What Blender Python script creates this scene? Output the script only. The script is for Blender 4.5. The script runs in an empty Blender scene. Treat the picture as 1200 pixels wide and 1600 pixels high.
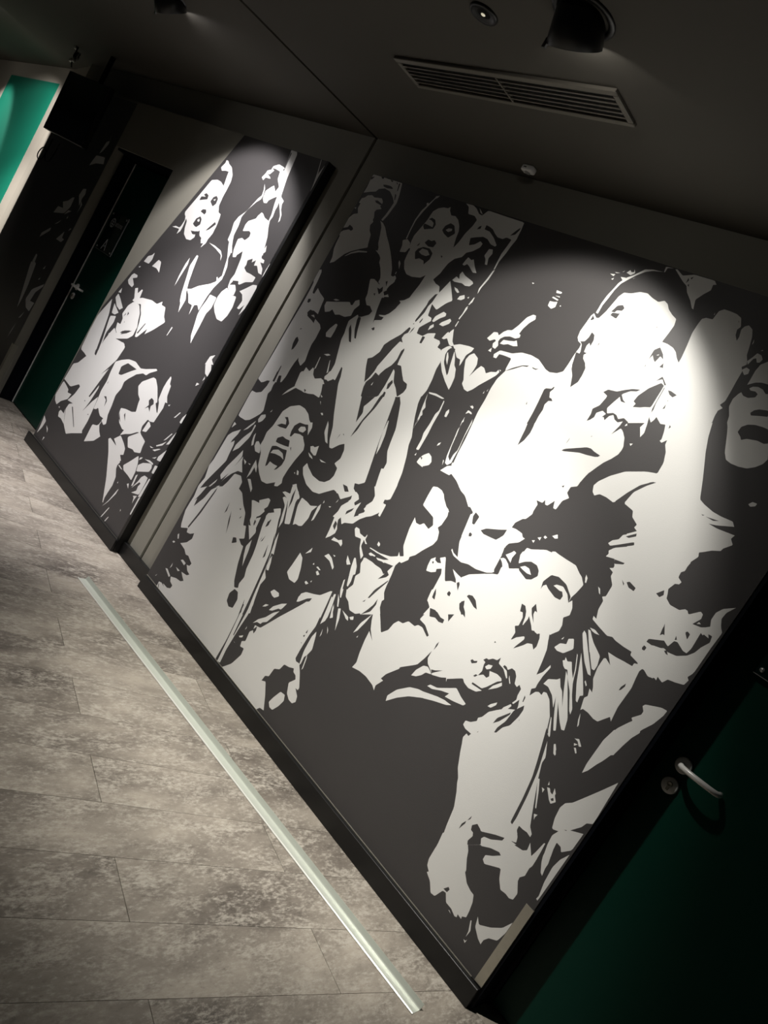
import bpy, bmesh, math, random
import numpy as np
from mathutils import Vector, Matrix
from mathutils.geometry import delaunay_2d_cdt

random.seed(7)
scene = bpy.context.scene
COL = scene.collection

# ------------------------------------------------------------------ camera
CAM_LOC = Vector((0.0, 0.0, 1.52))
RIGHT = Vector((0.61453854, 0.59907008, 0.51328104))
DOWN = Vector((0.4679178, 0.24703054, -0.84854514))
FWD = Vector((-0.63513409, 0.76163702, -0.12850576))
cd = bpy.data.cameras.new('camera')
cam = bpy.data.objects.new('camera', cd)
COL.objects.link(cam)
rot = Matrix((RIGHT, -DOWN, -FWD)).transposed()
cam.matrix_world = Matrix.Translation(CAM_LOC) @ rot.to_4x4()
cd.sensor_width = 36.0
cd.lens = 1202.0 / 1600.0 * 36.0
cd.clip_start = 0.02
scene.camera = cam

# ------------------------------------------------------------------ world, exposure
wd = bpy.data.worlds.new('World')
scene.world = wd
wd.use_nodes = True
bg = wd.node_tree.nodes['Background']
bg.inputs[0].default_value = (0.80, 0.92, 1.0, 1)
bg.inputs[1].default_value = 0.005
vs = scene.view_settings
vs.view_transform = 'Standard'
vs.look = 'None'
vs.gamma = 1.0
vs.exposure = 0.0
vs.use_curve_mapping = False

FILL_W = 20.0           # added fill lamps behind the viewer, out of view
SPILL_W = 34.0          # soft edge of the same lamps
HOT_W = 245.0           # hot centre of the beam
SPOT_W = 78.0          # beam of each adjustable downlight
CEIL = 2.607            # ceiling height
Y_MUR = 2.425           # face of the two thick wall linings
Y_WALL = 2.48           # face of the wall behind them

# ------------------------------------------------------------------ materials
def nodes_of(m):
    m.use_nodes = True
    nt = m.node_tree
    return nt, nt.nodes['Principled BSDF']

def mat(name, col, rough=0.6, metal=0.0, spec=0.5, noise=0.0, nscale=30.0, bump=0.0, bscale=200.0, coat=0.0):
    m = bpy.data.materials.new(name)
    nt, b = nodes_of(m)
    b.inputs['Base Color'].default_value = (*col, 1)
    b.inputs['Roughness'].default_value = rough
    b.inputs['Metallic'].default_value = metal
    b.inputs['Specular IOR Level'].default_value = spec
    b.inputs['Coat Weight'].default_value = coat
    tc = nt.nodes.new('ShaderNodeTexCoord')
    if noise > 0:
        n = nt.nodes.new('ShaderNodeTexNoise')
        n.inputs['Scale'].default_value = nscale
        n.inputs['Detail'].default_value = 5
        nt.links.new(tc.outputs['Object'], n.inputs['Vector'])
        r = nt.nodes.new('ShaderNodeMapRange')
        r.inputs['To Min'].default_value = 1 - noise
        r.inputs['To Max'].default_value = 1 + noise
        nt.links.new(n.outputs['Fac'], r.inputs['Value'])
        mx = nt.nodes.new('ShaderNodeVectorMath')
        mx.operation = 'SCALE'
        mx.inputs[0].default_value = col
        nt.links.new(r.outputs[0], mx.inputs['Scale'])
        nt.links.new(mx.outputs[0], b.inputs['Base Color'])
    if bump > 0:
        n2 = nt.nodes.new('ShaderNodeTexNoise')
        n2.inputs['Scale'].default_value = bscale
        n2.inputs['Detail'].default_value = 3
        nt.links.new(tc.outputs['Object'], n2.inputs['Vector'])
        bp = nt.nodes.new('ShaderNodeBump')
        bp.inputs['Strength'].default_value = bump
        bp.inputs['Distance'].default_value = 0.002
        nt.links.new(n2.outputs['Fac'], bp.inputs['Height'])
        nt.links.new(bp.outputs[0], b.inputs['Normal'])
    return m

def emit(name, col, s):
    m = bpy.data.materials.new(name)
    nt, b = nodes_of(m)
    b.inputs['Base Color'].default_value = (0.8, 0.8, 0.8, 1)
    b.inputs['Emission Color'].default_value = (*col, 1)
    b.inputs['Emission Strength'].default_value = s
    return m

M = {}
M['grey_wall'] = mat('grey_wall', (0.25, 0.238, 0.198), 0.75, noise=0.05, nscale=3, bump=0.15, bscale=260)
M['ceiling'] = mat('ceiling_paint', (0.075, 0.068, 0.056), 0.85, noise=0.05, nscale=2, bump=0.1, bscale=300)
M['mural_white'] = mat('mural_white', (0.76, 0.75, 0.725), 0.55, spec=0.3, noise=0.02, nscale=5, bump=0.12, bscale=350)
M['mural_dark'] = mat('mural_dark', (0.060, 0.056, 0.056), 0.5, spec=0.35, noise=0.05, nscale=4, bump=0.12, bscale=350)
M['black'] = mat('black_lacquer', (0.008, 0.008, 0.008), 0.38, spec=0.4)
M['black_matt'] = mat('black_matt', (0.006, 0.006, 0.006), 0.8, spec=0.2)
M['navy'] = mat('frame_paint', (0.002, 0.003, 0.006), 0.5, spec=0.15)
M['green_door'] = mat('green_door', (0.0006, 0.034, 0.021), 0.45, spec=0.22, noise=0.06, nscale=3, bump=0.05, bscale=400)
M['green_wall'] = mat('green_wall', (0.005, 0.26, 0.165), 0.6, noise=0.05, nscale=2)
M['cream'] = mat('cream_paint', (0.52, 0.47, 0.40), 0.7, noise=0.04, nscale=4, bump=0.1, bscale=300)
M['steel'] = mat('brushed_steel', (0.66, 0.65, 0.62), 0.30, metal=0.65, noise=0.06, nscale=90)
M['bright_edge'] = mat('bright_edge', (0.72, 0.72, 0.67), 0.3, metal=0.1)
M['satin'] = mat('satin_steel', (0.92, 0.90, 0.86), 0.30, metal=0.1)
M['steel_dull'] = mat('dull_steel', (0.50, 0.47, 0.40), 0.48, metal=0.75, noise=0.08, nscale=60)
M['alu'] = mat('aluminium', (0.60, 0.63, 0.56), 0.36, metal=0.3, noise=0.05, nscale=25)
M['grille'] = mat('grille_paint', (0.17, 0.155, 0.13), 0.45, spec=0.5)
M['white_plastic'] = mat('white_plastic', (0.88, 0.87, 0.86), 0.4)
M['grey_plastic'] = mat('grey_plastic', (0.32, 0.32, 0.31), 0.5)
M['screen'] = mat('tv_screen', (0.002, 0.002, 0.003), 0.12, spec=0.5)
M['acrylic'] = mat('acrylic_plate', (0.004, 0.016, 0.012), 0.12, spec=0.6)
M['lens'] = emit('lamp_lens', (1.0, 0.95, 0.86), 7.0)
M['fill_lens'] = emit('fill_lamp_lens', (1.0, 0.94, 0.82), 2.0)
M['led'] = emit('led_chip', (1.0, 0.92, 0.65), 0.5)
M['mark'] = mat('pale_print', (0.55, 0.56, 0.55), 0.5)

def floor_material():
    m = bpy.data.materials.new('stone_vinyl')
    nt, b = nodes_of(m)
    N = nt.nodes.new
    L = nt.links.new
    tc = N('ShaderNodeTexCoord')
    oi = N('ShaderNodeObjectInfo')
    off = N('ShaderNodeVectorMath'); off.operation = 'SCALE'
    off.inputs[0].default_value = (37.0, 91.0, 13.0)
    L(oi.outputs['Random'], off.inputs['Scale'])
    add = N('ShaderNodeVectorMath'); add.operation = 'ADD'
    L(tc.outputs['Object'], add.inputs[0]); L(off.outputs[0], add.inputs[1])
    mp = N('ShaderNodeMapping')
    mp.inputs['Rotation'].default_value = (0, 0, math.radians(13.5))
    mp.inputs['Scale'].default_value = (1.0, 0.42, 1.0)
    L(add.outputs[0], mp.inputs['Vector'])
    def noise(sc, det, rough=0.6):
        n = N('ShaderNodeTexNoise')
        n.inputs['Scale'].default_value = sc
        n.inputs['Detail'].default_value = det
        n.inputs['Roughness'].default_value = rough
        L(mp.outputs[0], n.inputs['Vector'])
        return n
    big = noise(4.5, 6, 0.62)
    mid = noise(15, 8, 0.72)
    fine = noise(90, 6, 0.75)
    cr = N('ShaderNodeValToRGB')
    cr.color_ramp.elements[0].position = 0.34
    cr.color_ramp.elements[0].color = (0.125, 0.106, 0.089, 1)
    cr.color_ramp.elements[1].position = 0.66
    cr.color_ramp.elements[1].color = (0.395, 0.35, 0.292, 1)
    L(big.outputs['Fac'], cr.inputs['Fac'])
    # worn pale flecks
    cf = N('ShaderNodeValToRGB')
    cf.color_ramp.elements[0].position = 0.50
    cf.color_ramp.elements[0].color = (0, 0, 0, 1)
    cf.color_ramp.elements[1].position = 0.62
    cf.color_ramp.elements[1].color = (1, 1, 1, 1)
    ml = N('ShaderNodeMath'); ml.operation = 'ADD'
    sc1 = N('ShaderNodeMath'); sc1.operation = 'MULTIPLY'; sc1.inputs[1].default_value = 0.45
    sc2 = N('ShaderNodeMath'); sc2.operation = 'MULTIPLY'; sc2.inputs[1].default_value = 0.58
    L(mid.outputs['Fac'], sc1.inputs[0]); L(fine.outputs['Fac'], sc2.inputs[0])
    L(sc1.outputs[0], ml.inputs[0]); L(sc2.outputs[0], ml.inputs[1])
    L(ml.outputs[0], cf.inputs['Fac'])
    mx = N('ShaderNodeMix'); mx.data_type = 'RGBA'
    L(cf.outputs['Color'], mx.inputs['Factor'])
    L(cr.outputs['Color'], mx.inputs['A'])
    mx.inputs['B'].default_value = (0.46, 0.42, 0.36, 1)
    # dark pits
    cp = N('ShaderNodeValToRGB')
    cp.color_ramp.elements[0].position = 0.30
    cp.color_ramp.elements[0].color = (0.55, 0.55, 0.55, 1)
    cp.color_ramp.elements[1].position = 0.44
    cp.color_ramp.elements[1].color = (1, 1, 1, 1)
    L(fine.outputs['Fac'], cp.inputs['Fac'])
    m2 = N('ShaderNodeMix'); m2.data_type = 'RGBA'; m2.blend_type = 'MULTIPLY'
    m2.inputs['Factor'].default_value = 0.7
    L(mx.outputs['Result'], m2.inputs['A']); L(cp.outputs['Color'], m2.inputs['B'])
    L(m2.outputs['Result'], b.inputs['Base Color'])
    b.inputs['Roughness'].default_value = 0.5
    b.inputs['Specular IOR Level'].default_value = 0.35
    bp = N('ShaderNodeBump'); bp.inputs['Strength'].default_value = 0.2; bp.inputs['Distance'].default_value = 0.001
    L(fine.outputs['Fac'], bp.inputs['Height']); L(bp.outputs[0], b.inputs['Normal'])
    return m
M['floor'] = floor_material()

# ------------------------------------------------------------------ mesh helpers
def link(o, parent=None):
    COL.objects.link(o)
    if parent is not None:
        o.parent = parent
    return o

def obj(name, bm, m, parent=None, smooth=False):
    me = bpy.data.meshes.new(name)
    bmesh.ops.recalc_face_normals(bm, faces=bm.faces[:])
    bm.to_mesh(me); bm.free()
    if isinstance(m, str):
        m = M[m]
    me.materials.append(m)
    if smooth:
        for p in me.polygons:
            p.use_smooth = True
    o = bpy.data.objects.new(name, me)
    return link(o, parent)

def empty(name, loc):
    o = bpy.data.objects.new(name, None)
    o.empty_display_size = 0.05
    o.location = loc
    return link(o)

def tag(o, label, cat, group=None):
    o['label'] = label
    o['category'] = cat
    if group:
        o['group'] = group
    return o

def struct(o, label=None):
    o['kind'] = 'structure'
    if label:
        o['label'] = label
    return o

def keep(o, parent):
    """parent while keeping world position of an object built in world space (parent has no rotation)"""
    o.parent = parent
    o.matrix_parent_inverse = Matrix.Translation(parent.location).inverted()
    return o

def add_box(bm, x0, x1, y0, y1, z0, z1, bev=0.0):
    vs = [bm.verts.new((x, y, z)) for z in (z0, z1) for y in (y0, y1) for x in (x0, x1)]
    idx = [(0, 1, 3, 2), (4, 6, 7, 5), (0, 4, 5, 1), (1, 5, 7, 3), (3, 7, 6, 2), (2, 6, 4, 0)]
    fs = [bm.faces.new([vs[i] for i in f]) for f in idx]
    if bev > 0:
        es = {e for f in fs for e in f.edges}
        bmesh.ops.bevel(bm, geom=list(es), offset=bev, segments=1, affect='EDGES', profile=0.5)

def box(name, x0, x1, y0, y1, z0, z1, m, parent=None, bev=0.0):
    bm = bmesh.new()
    add_box(bm, x0, x1, y0, y1, z0, z1, bev)
    o = obj(name, bm, m)
    if parent is not None:
        keep(o, parent)
    return o

def lathe(bm, prof, mtx, seg=48):
    """prof: list of (r, h); axis = local +Z of mtx"""
    rings = []
    for r, h in prof:
        if r < 1e-6:
            rings.append([bm.verts.new(mtx @ Vector((0, 0, h)))])
        else:
            rings.append([bm.verts.new(mtx @ Vector((r * math.cos(2 * math.pi * i / seg), r * math.sin(2 * math.pi * i / seg), h))) for i in range(seg)])
    for a, b in zip(rings, rings[1:]):
        for i in range(seg):
            j = (i + 1) % seg
            if len(a) == 1 and len(b) == 1:
                continue
            if len(a) == 1:
                bm.faces.new((a[0], b[i], b[j]))
            elif len(b) == 1:
                bm.faces.new((a[i], a[j], b[0]))
            else:
                bm.faces.new((a[i], a[j], b[j], b[i]))

def tube(bm, pts, r, seg=12, caps=True):
    pts = [Vector(p) for p in pts]
    rings = []
    up = Vector((0.13, 0.21, 0.97)).normalized()
    for i, p in enumerate(pts):
        t = (pts[min(i + 1, len(pts) - 1)] - pts[max(i - 1, 0)]).normalized()
        s = t.cross(up)
        if s.length < 1e-3:
            s = t.cross(Vector((1, 0, 0)))
        s.normalize(); u = s.cross(t).normalized()
        rr = r[i] if isinstance(r, (list, tuple)) else r
        rings.append([bm.verts.new(p + rr * (math.cos(2 * math.pi * k / seg) * s + math.sin(2 * math.pi * k / seg) * u)) for k in range(seg)])
    for a, b in zip(rings, rings[1:]):
        for k in range(seg):
            j = (k + 1) % seg
            bm.faces.new((a[k], a[j], b[j], b[k]))
    if caps:
        bm.faces.new(rings[0][::-1]); bm.faces.new(rings[-1])

def prism(bm, pts, z0, z1):
    a = [bm.verts.new((p[0], p[1], z0)) for p in pts]
    b = [bm.verts.new((p[0], p[1], z1)) for p in pts]
    n = len(pts)
    bm.faces.new(a[::-1]); bm.faces.new(b)
    for i in range(n):
        j = (i + 1) % n
        bm.faces.new((a[i], a[j], b[j], b[i]))

def clip_half(poly, a, b, c):
    """keep a*x + b*y <= c"""
    out = []
    for i in range(len(poly)):
        p, q = poly[i - 1], poly[i]
        dp, dq = a * p[0] + b * p[1] - c, a * q[0] + b * q[1] - c
        if (dp <= 0) != (dq <= 0):
            t = dp / (dp - dq)
            out.append((p[0] + t * (q[0] - p[0]), p[1] + t * (q[1] - p[1])))
        if dq <= 0:
            out.append(q)
    return out

# ------------------------------------------------------------------ floor with planks
D_L0, D_L1 = -5.965, -5.03      # door by the television: opening
D_R0, D_R1 = -0.657, 0.285      # door beside the large mural: opening
D_H = 2.06
floor = struct(box('floor', -13.5, 2.2, -2.6, 3.4, -0.12, -0.006, 'floor'))
ANG = math.radians(13.5)
U = (math.sin(ANG), math.cos(ANG))        # along the planks
NV = (math.cos(ANG), -math.sin(ANG))      # across the rows
PW, PL = 0.226, 1.22
row0 = -1.4887
for k in range(-26, 8):
    n0 = row0 + k * PW
    shift = 1.0914 + (PL / 2 if k % 2 == 0 else 0.0)
    for j in range(-3, 6):
        u0 = shift + j * PL
        g = 0.0005
        quad = [(n0 + g, u0 + g), (n0 + PW - g, u0 + g), (n0 + PW - g, u0 + PL - g), (n0 + g, u0 + PL - g)]
        poly = [(n * NV[0] + u * U[0], n * NV[1] + u * U[1]) for n, u in quad]
        for a, b, c in ((0, 1, 2.44), (0, -1, -0.55), (1, 0, 0.35), (-1, 0, 7.15)):
            poly = clip_half(poly, a, b, c)
            if len(poly) < 3:
                break
        if len(poly) < 3:
            continue
        ar = abs(sum(poly[i - 1][0] * poly[i][1] - poly[i][0] * poly[i - 1][1] for i in range(len(poly)))) / 2
        if ar < 0.002:
            continue
        cx = sum(p[0] for p in poly) / len(poly); cy = sum(p[1] for p in poly) / len(poly)
        bm = bmesh.new()
        pl = [(p[0] - cx, p[1] - cy) for p in poly]
        top = [bm.verts.new((p[0] * 0.9985, p[1] * 0.9985, 0.0)) for p in pl]
        low = [bm.verts.new((p[0], p[1], -0.0012)) for p in pl]
        bot = [bm.verts.new((p[0], p[1], -0.0058)) for p in pl]
        bm.faces.new(top)
        for ra, rb in ((top, low), (low, bot)):
            for i in range(len(pl)):
                q = (i + 1) % len(pl)
                bm.faces.new((ra[i], rb[i], rb[q], ra[q]))
        p = obj('plank', bm, 'floor')
        p.location = (cx, cy, 0)
        p.parent = floor

# strip of floor under the door recesses, level with the planks
bm = bmesh.new()
add_box(bm, -7.15, 0.35, 2.44, 2.75, -0.006, -0.0002)
o = obj('floor_strip', bm, 'floor'); o.parent = floor

# ------------------------------------------------------------------ ceiling with expansion joint
XJ = -3.388
bm = bmesh.new()
add_box(bm, -13.5, XJ - 0.0115, -2.6, 3.4, CEIL, CEIL + 0.1)
add_box(bm, XJ + 0.0115, 2.2, -2.6, 3.4, CEIL, CEIL + 0.1)
ceiling = struct(obj('ceiling', bm, 'ceiling'))
o = box('joint_filler', XJ - 0.0115, XJ + 0.0115, -2.6, 3.4, CEIL + 0.02, CEIL + 0.1, 'black_matt'); o.parent = ceiling

# ------------------------------------------------------------------ rear wall with the two door openings
bm = bmesh.new()
YB = 2.80
for x0, x1, z0 in ((-7.25, D_L0 - 0.02, 0), (D_L0 - 0.02, D_L1 + 0.02, D_H + 0.02), (D_L1 + 0.02, XJ - 0.0115, 0), (XJ + 0.0115, D_R0 - 0.0, 0), (D_R0, D_R1 + 0.02, D_H + 0.02), (D_R1 + 0.02, 2.2, 0)):
    add_box(bm, x0, x1, Y_WALL, YB, z0, CEIL)
wall_back = struct(obj('wall_back', bm, 'grey_wall'))
o = box('joint_filler', XJ - 0.0115, XJ + 0.0115, Y_WALL + 0.015, YB, 0.0, CEIL, 'black_matt'); o.parent = wall_back

# left lining: carries the far mural, the door and the middle mural
LT = 2.405
struct(box('wall_far_left', -7.22, D_L0, Y_MUR, Y_WALL, 0, LT, 'grey_wall'))
struct(box('wall_over_door', D_L0, D_L1, Y_MUR, Y_WALL, D_H, LT, 'grey_wall'))
wall_left = struct(box('wall_left', D_L1, -3.588, Y_MUR, Y_WALL, 0, LT, 'grey_wall'))
o = box('edge_trim', -3.588, -3.566, Y_MUR, Y_WALL, 0.0, LT, 'black'); o.parent = wall_left
o['label'] = 'black edge strip closing the end of the lining'
# right lining: carries the large mural
wall_right = struct(box('wall_right', -3.193, D_R0, Y_MUR, Y_WALL, 0, 2.413, 'grey_wall'))

# baseboards
def baseboard(name, x0, x1, yf, yb, h, ends=True):
    bm = bmesh.new()
    add_box(bm, x0, x1, yf, yb, 0.0, h, 0.0015)
    return struct(obj(name, bm, 'black'))
baseboard('baseboard_right', -3.193, -0.655, 2.405, 2.4248, 0.075)
baseboard('baseboard_left', -5.08, -3.563, 2.405, 2.4208, 0.072)
bm = bmesh.new(); add_box(bm, -3.5648, -3.1945, 2.455, 2.4798, 0.0, 0.078, 0.0015); struct(obj('baseboard_middle', bm, 'black'))
baseboard('baseboard_far', -7.22, -5.97, 2.405, 2.4248, 0.072)
struct(box('trim_1', -3.19, -0.70, 2.4215, 2.4248, 0.0762, 0.0795, 'steel_dull'), 'thin pale strip painting the light along the top of the long black baseboard')  # pale strip paints the light caught along the baseboard top

# far angled wall with the green field
G0 = Vector((-8.12, 2.678)); G1 = Vector((-13.0, 3.153))
gd = (G1 - G0).normalized(); gn = Vector((-gd.y, gd.x))
if gn.y > 0:
    gn = -gn
def slab(bm, a, b, z0, z1, th, off=0.0):
    """vertical slab whose front face runs from a to b (plan), thickness to the back"""
    d = (b - a).normalized(); n = Vector((-d.y, d.x))
    if n.y > 0:
        n = -n
    f0 = a + n * off; f1 = b + n * off
    prism(bm, [f0, f1, f1 - n * th, f0 - n * th], z0, z1)
bm = bmesh.new(); slab(bm, G1, G0, 0, CEIL, 0.15)
wall_far = struct(obj('wall_far', bm, 'cream'))
bm = bmesh.new(); slab(bm, G0 + gd * 2.42, G0 + gd * 0.28, 0.0, 2.445, 0.004, 0.004)
o = obj('green_field', bm, 'green_wall'); o.parent = wall_far
o['label'] = 'bright green painted field with a cream border'
bm = bmesh.new(); slab(bm, G0, Vector((-7.26, 2.50)), 0, CEIL, 0.15)
struct(obj('wall_corner', bm, 'cream'))

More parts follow.
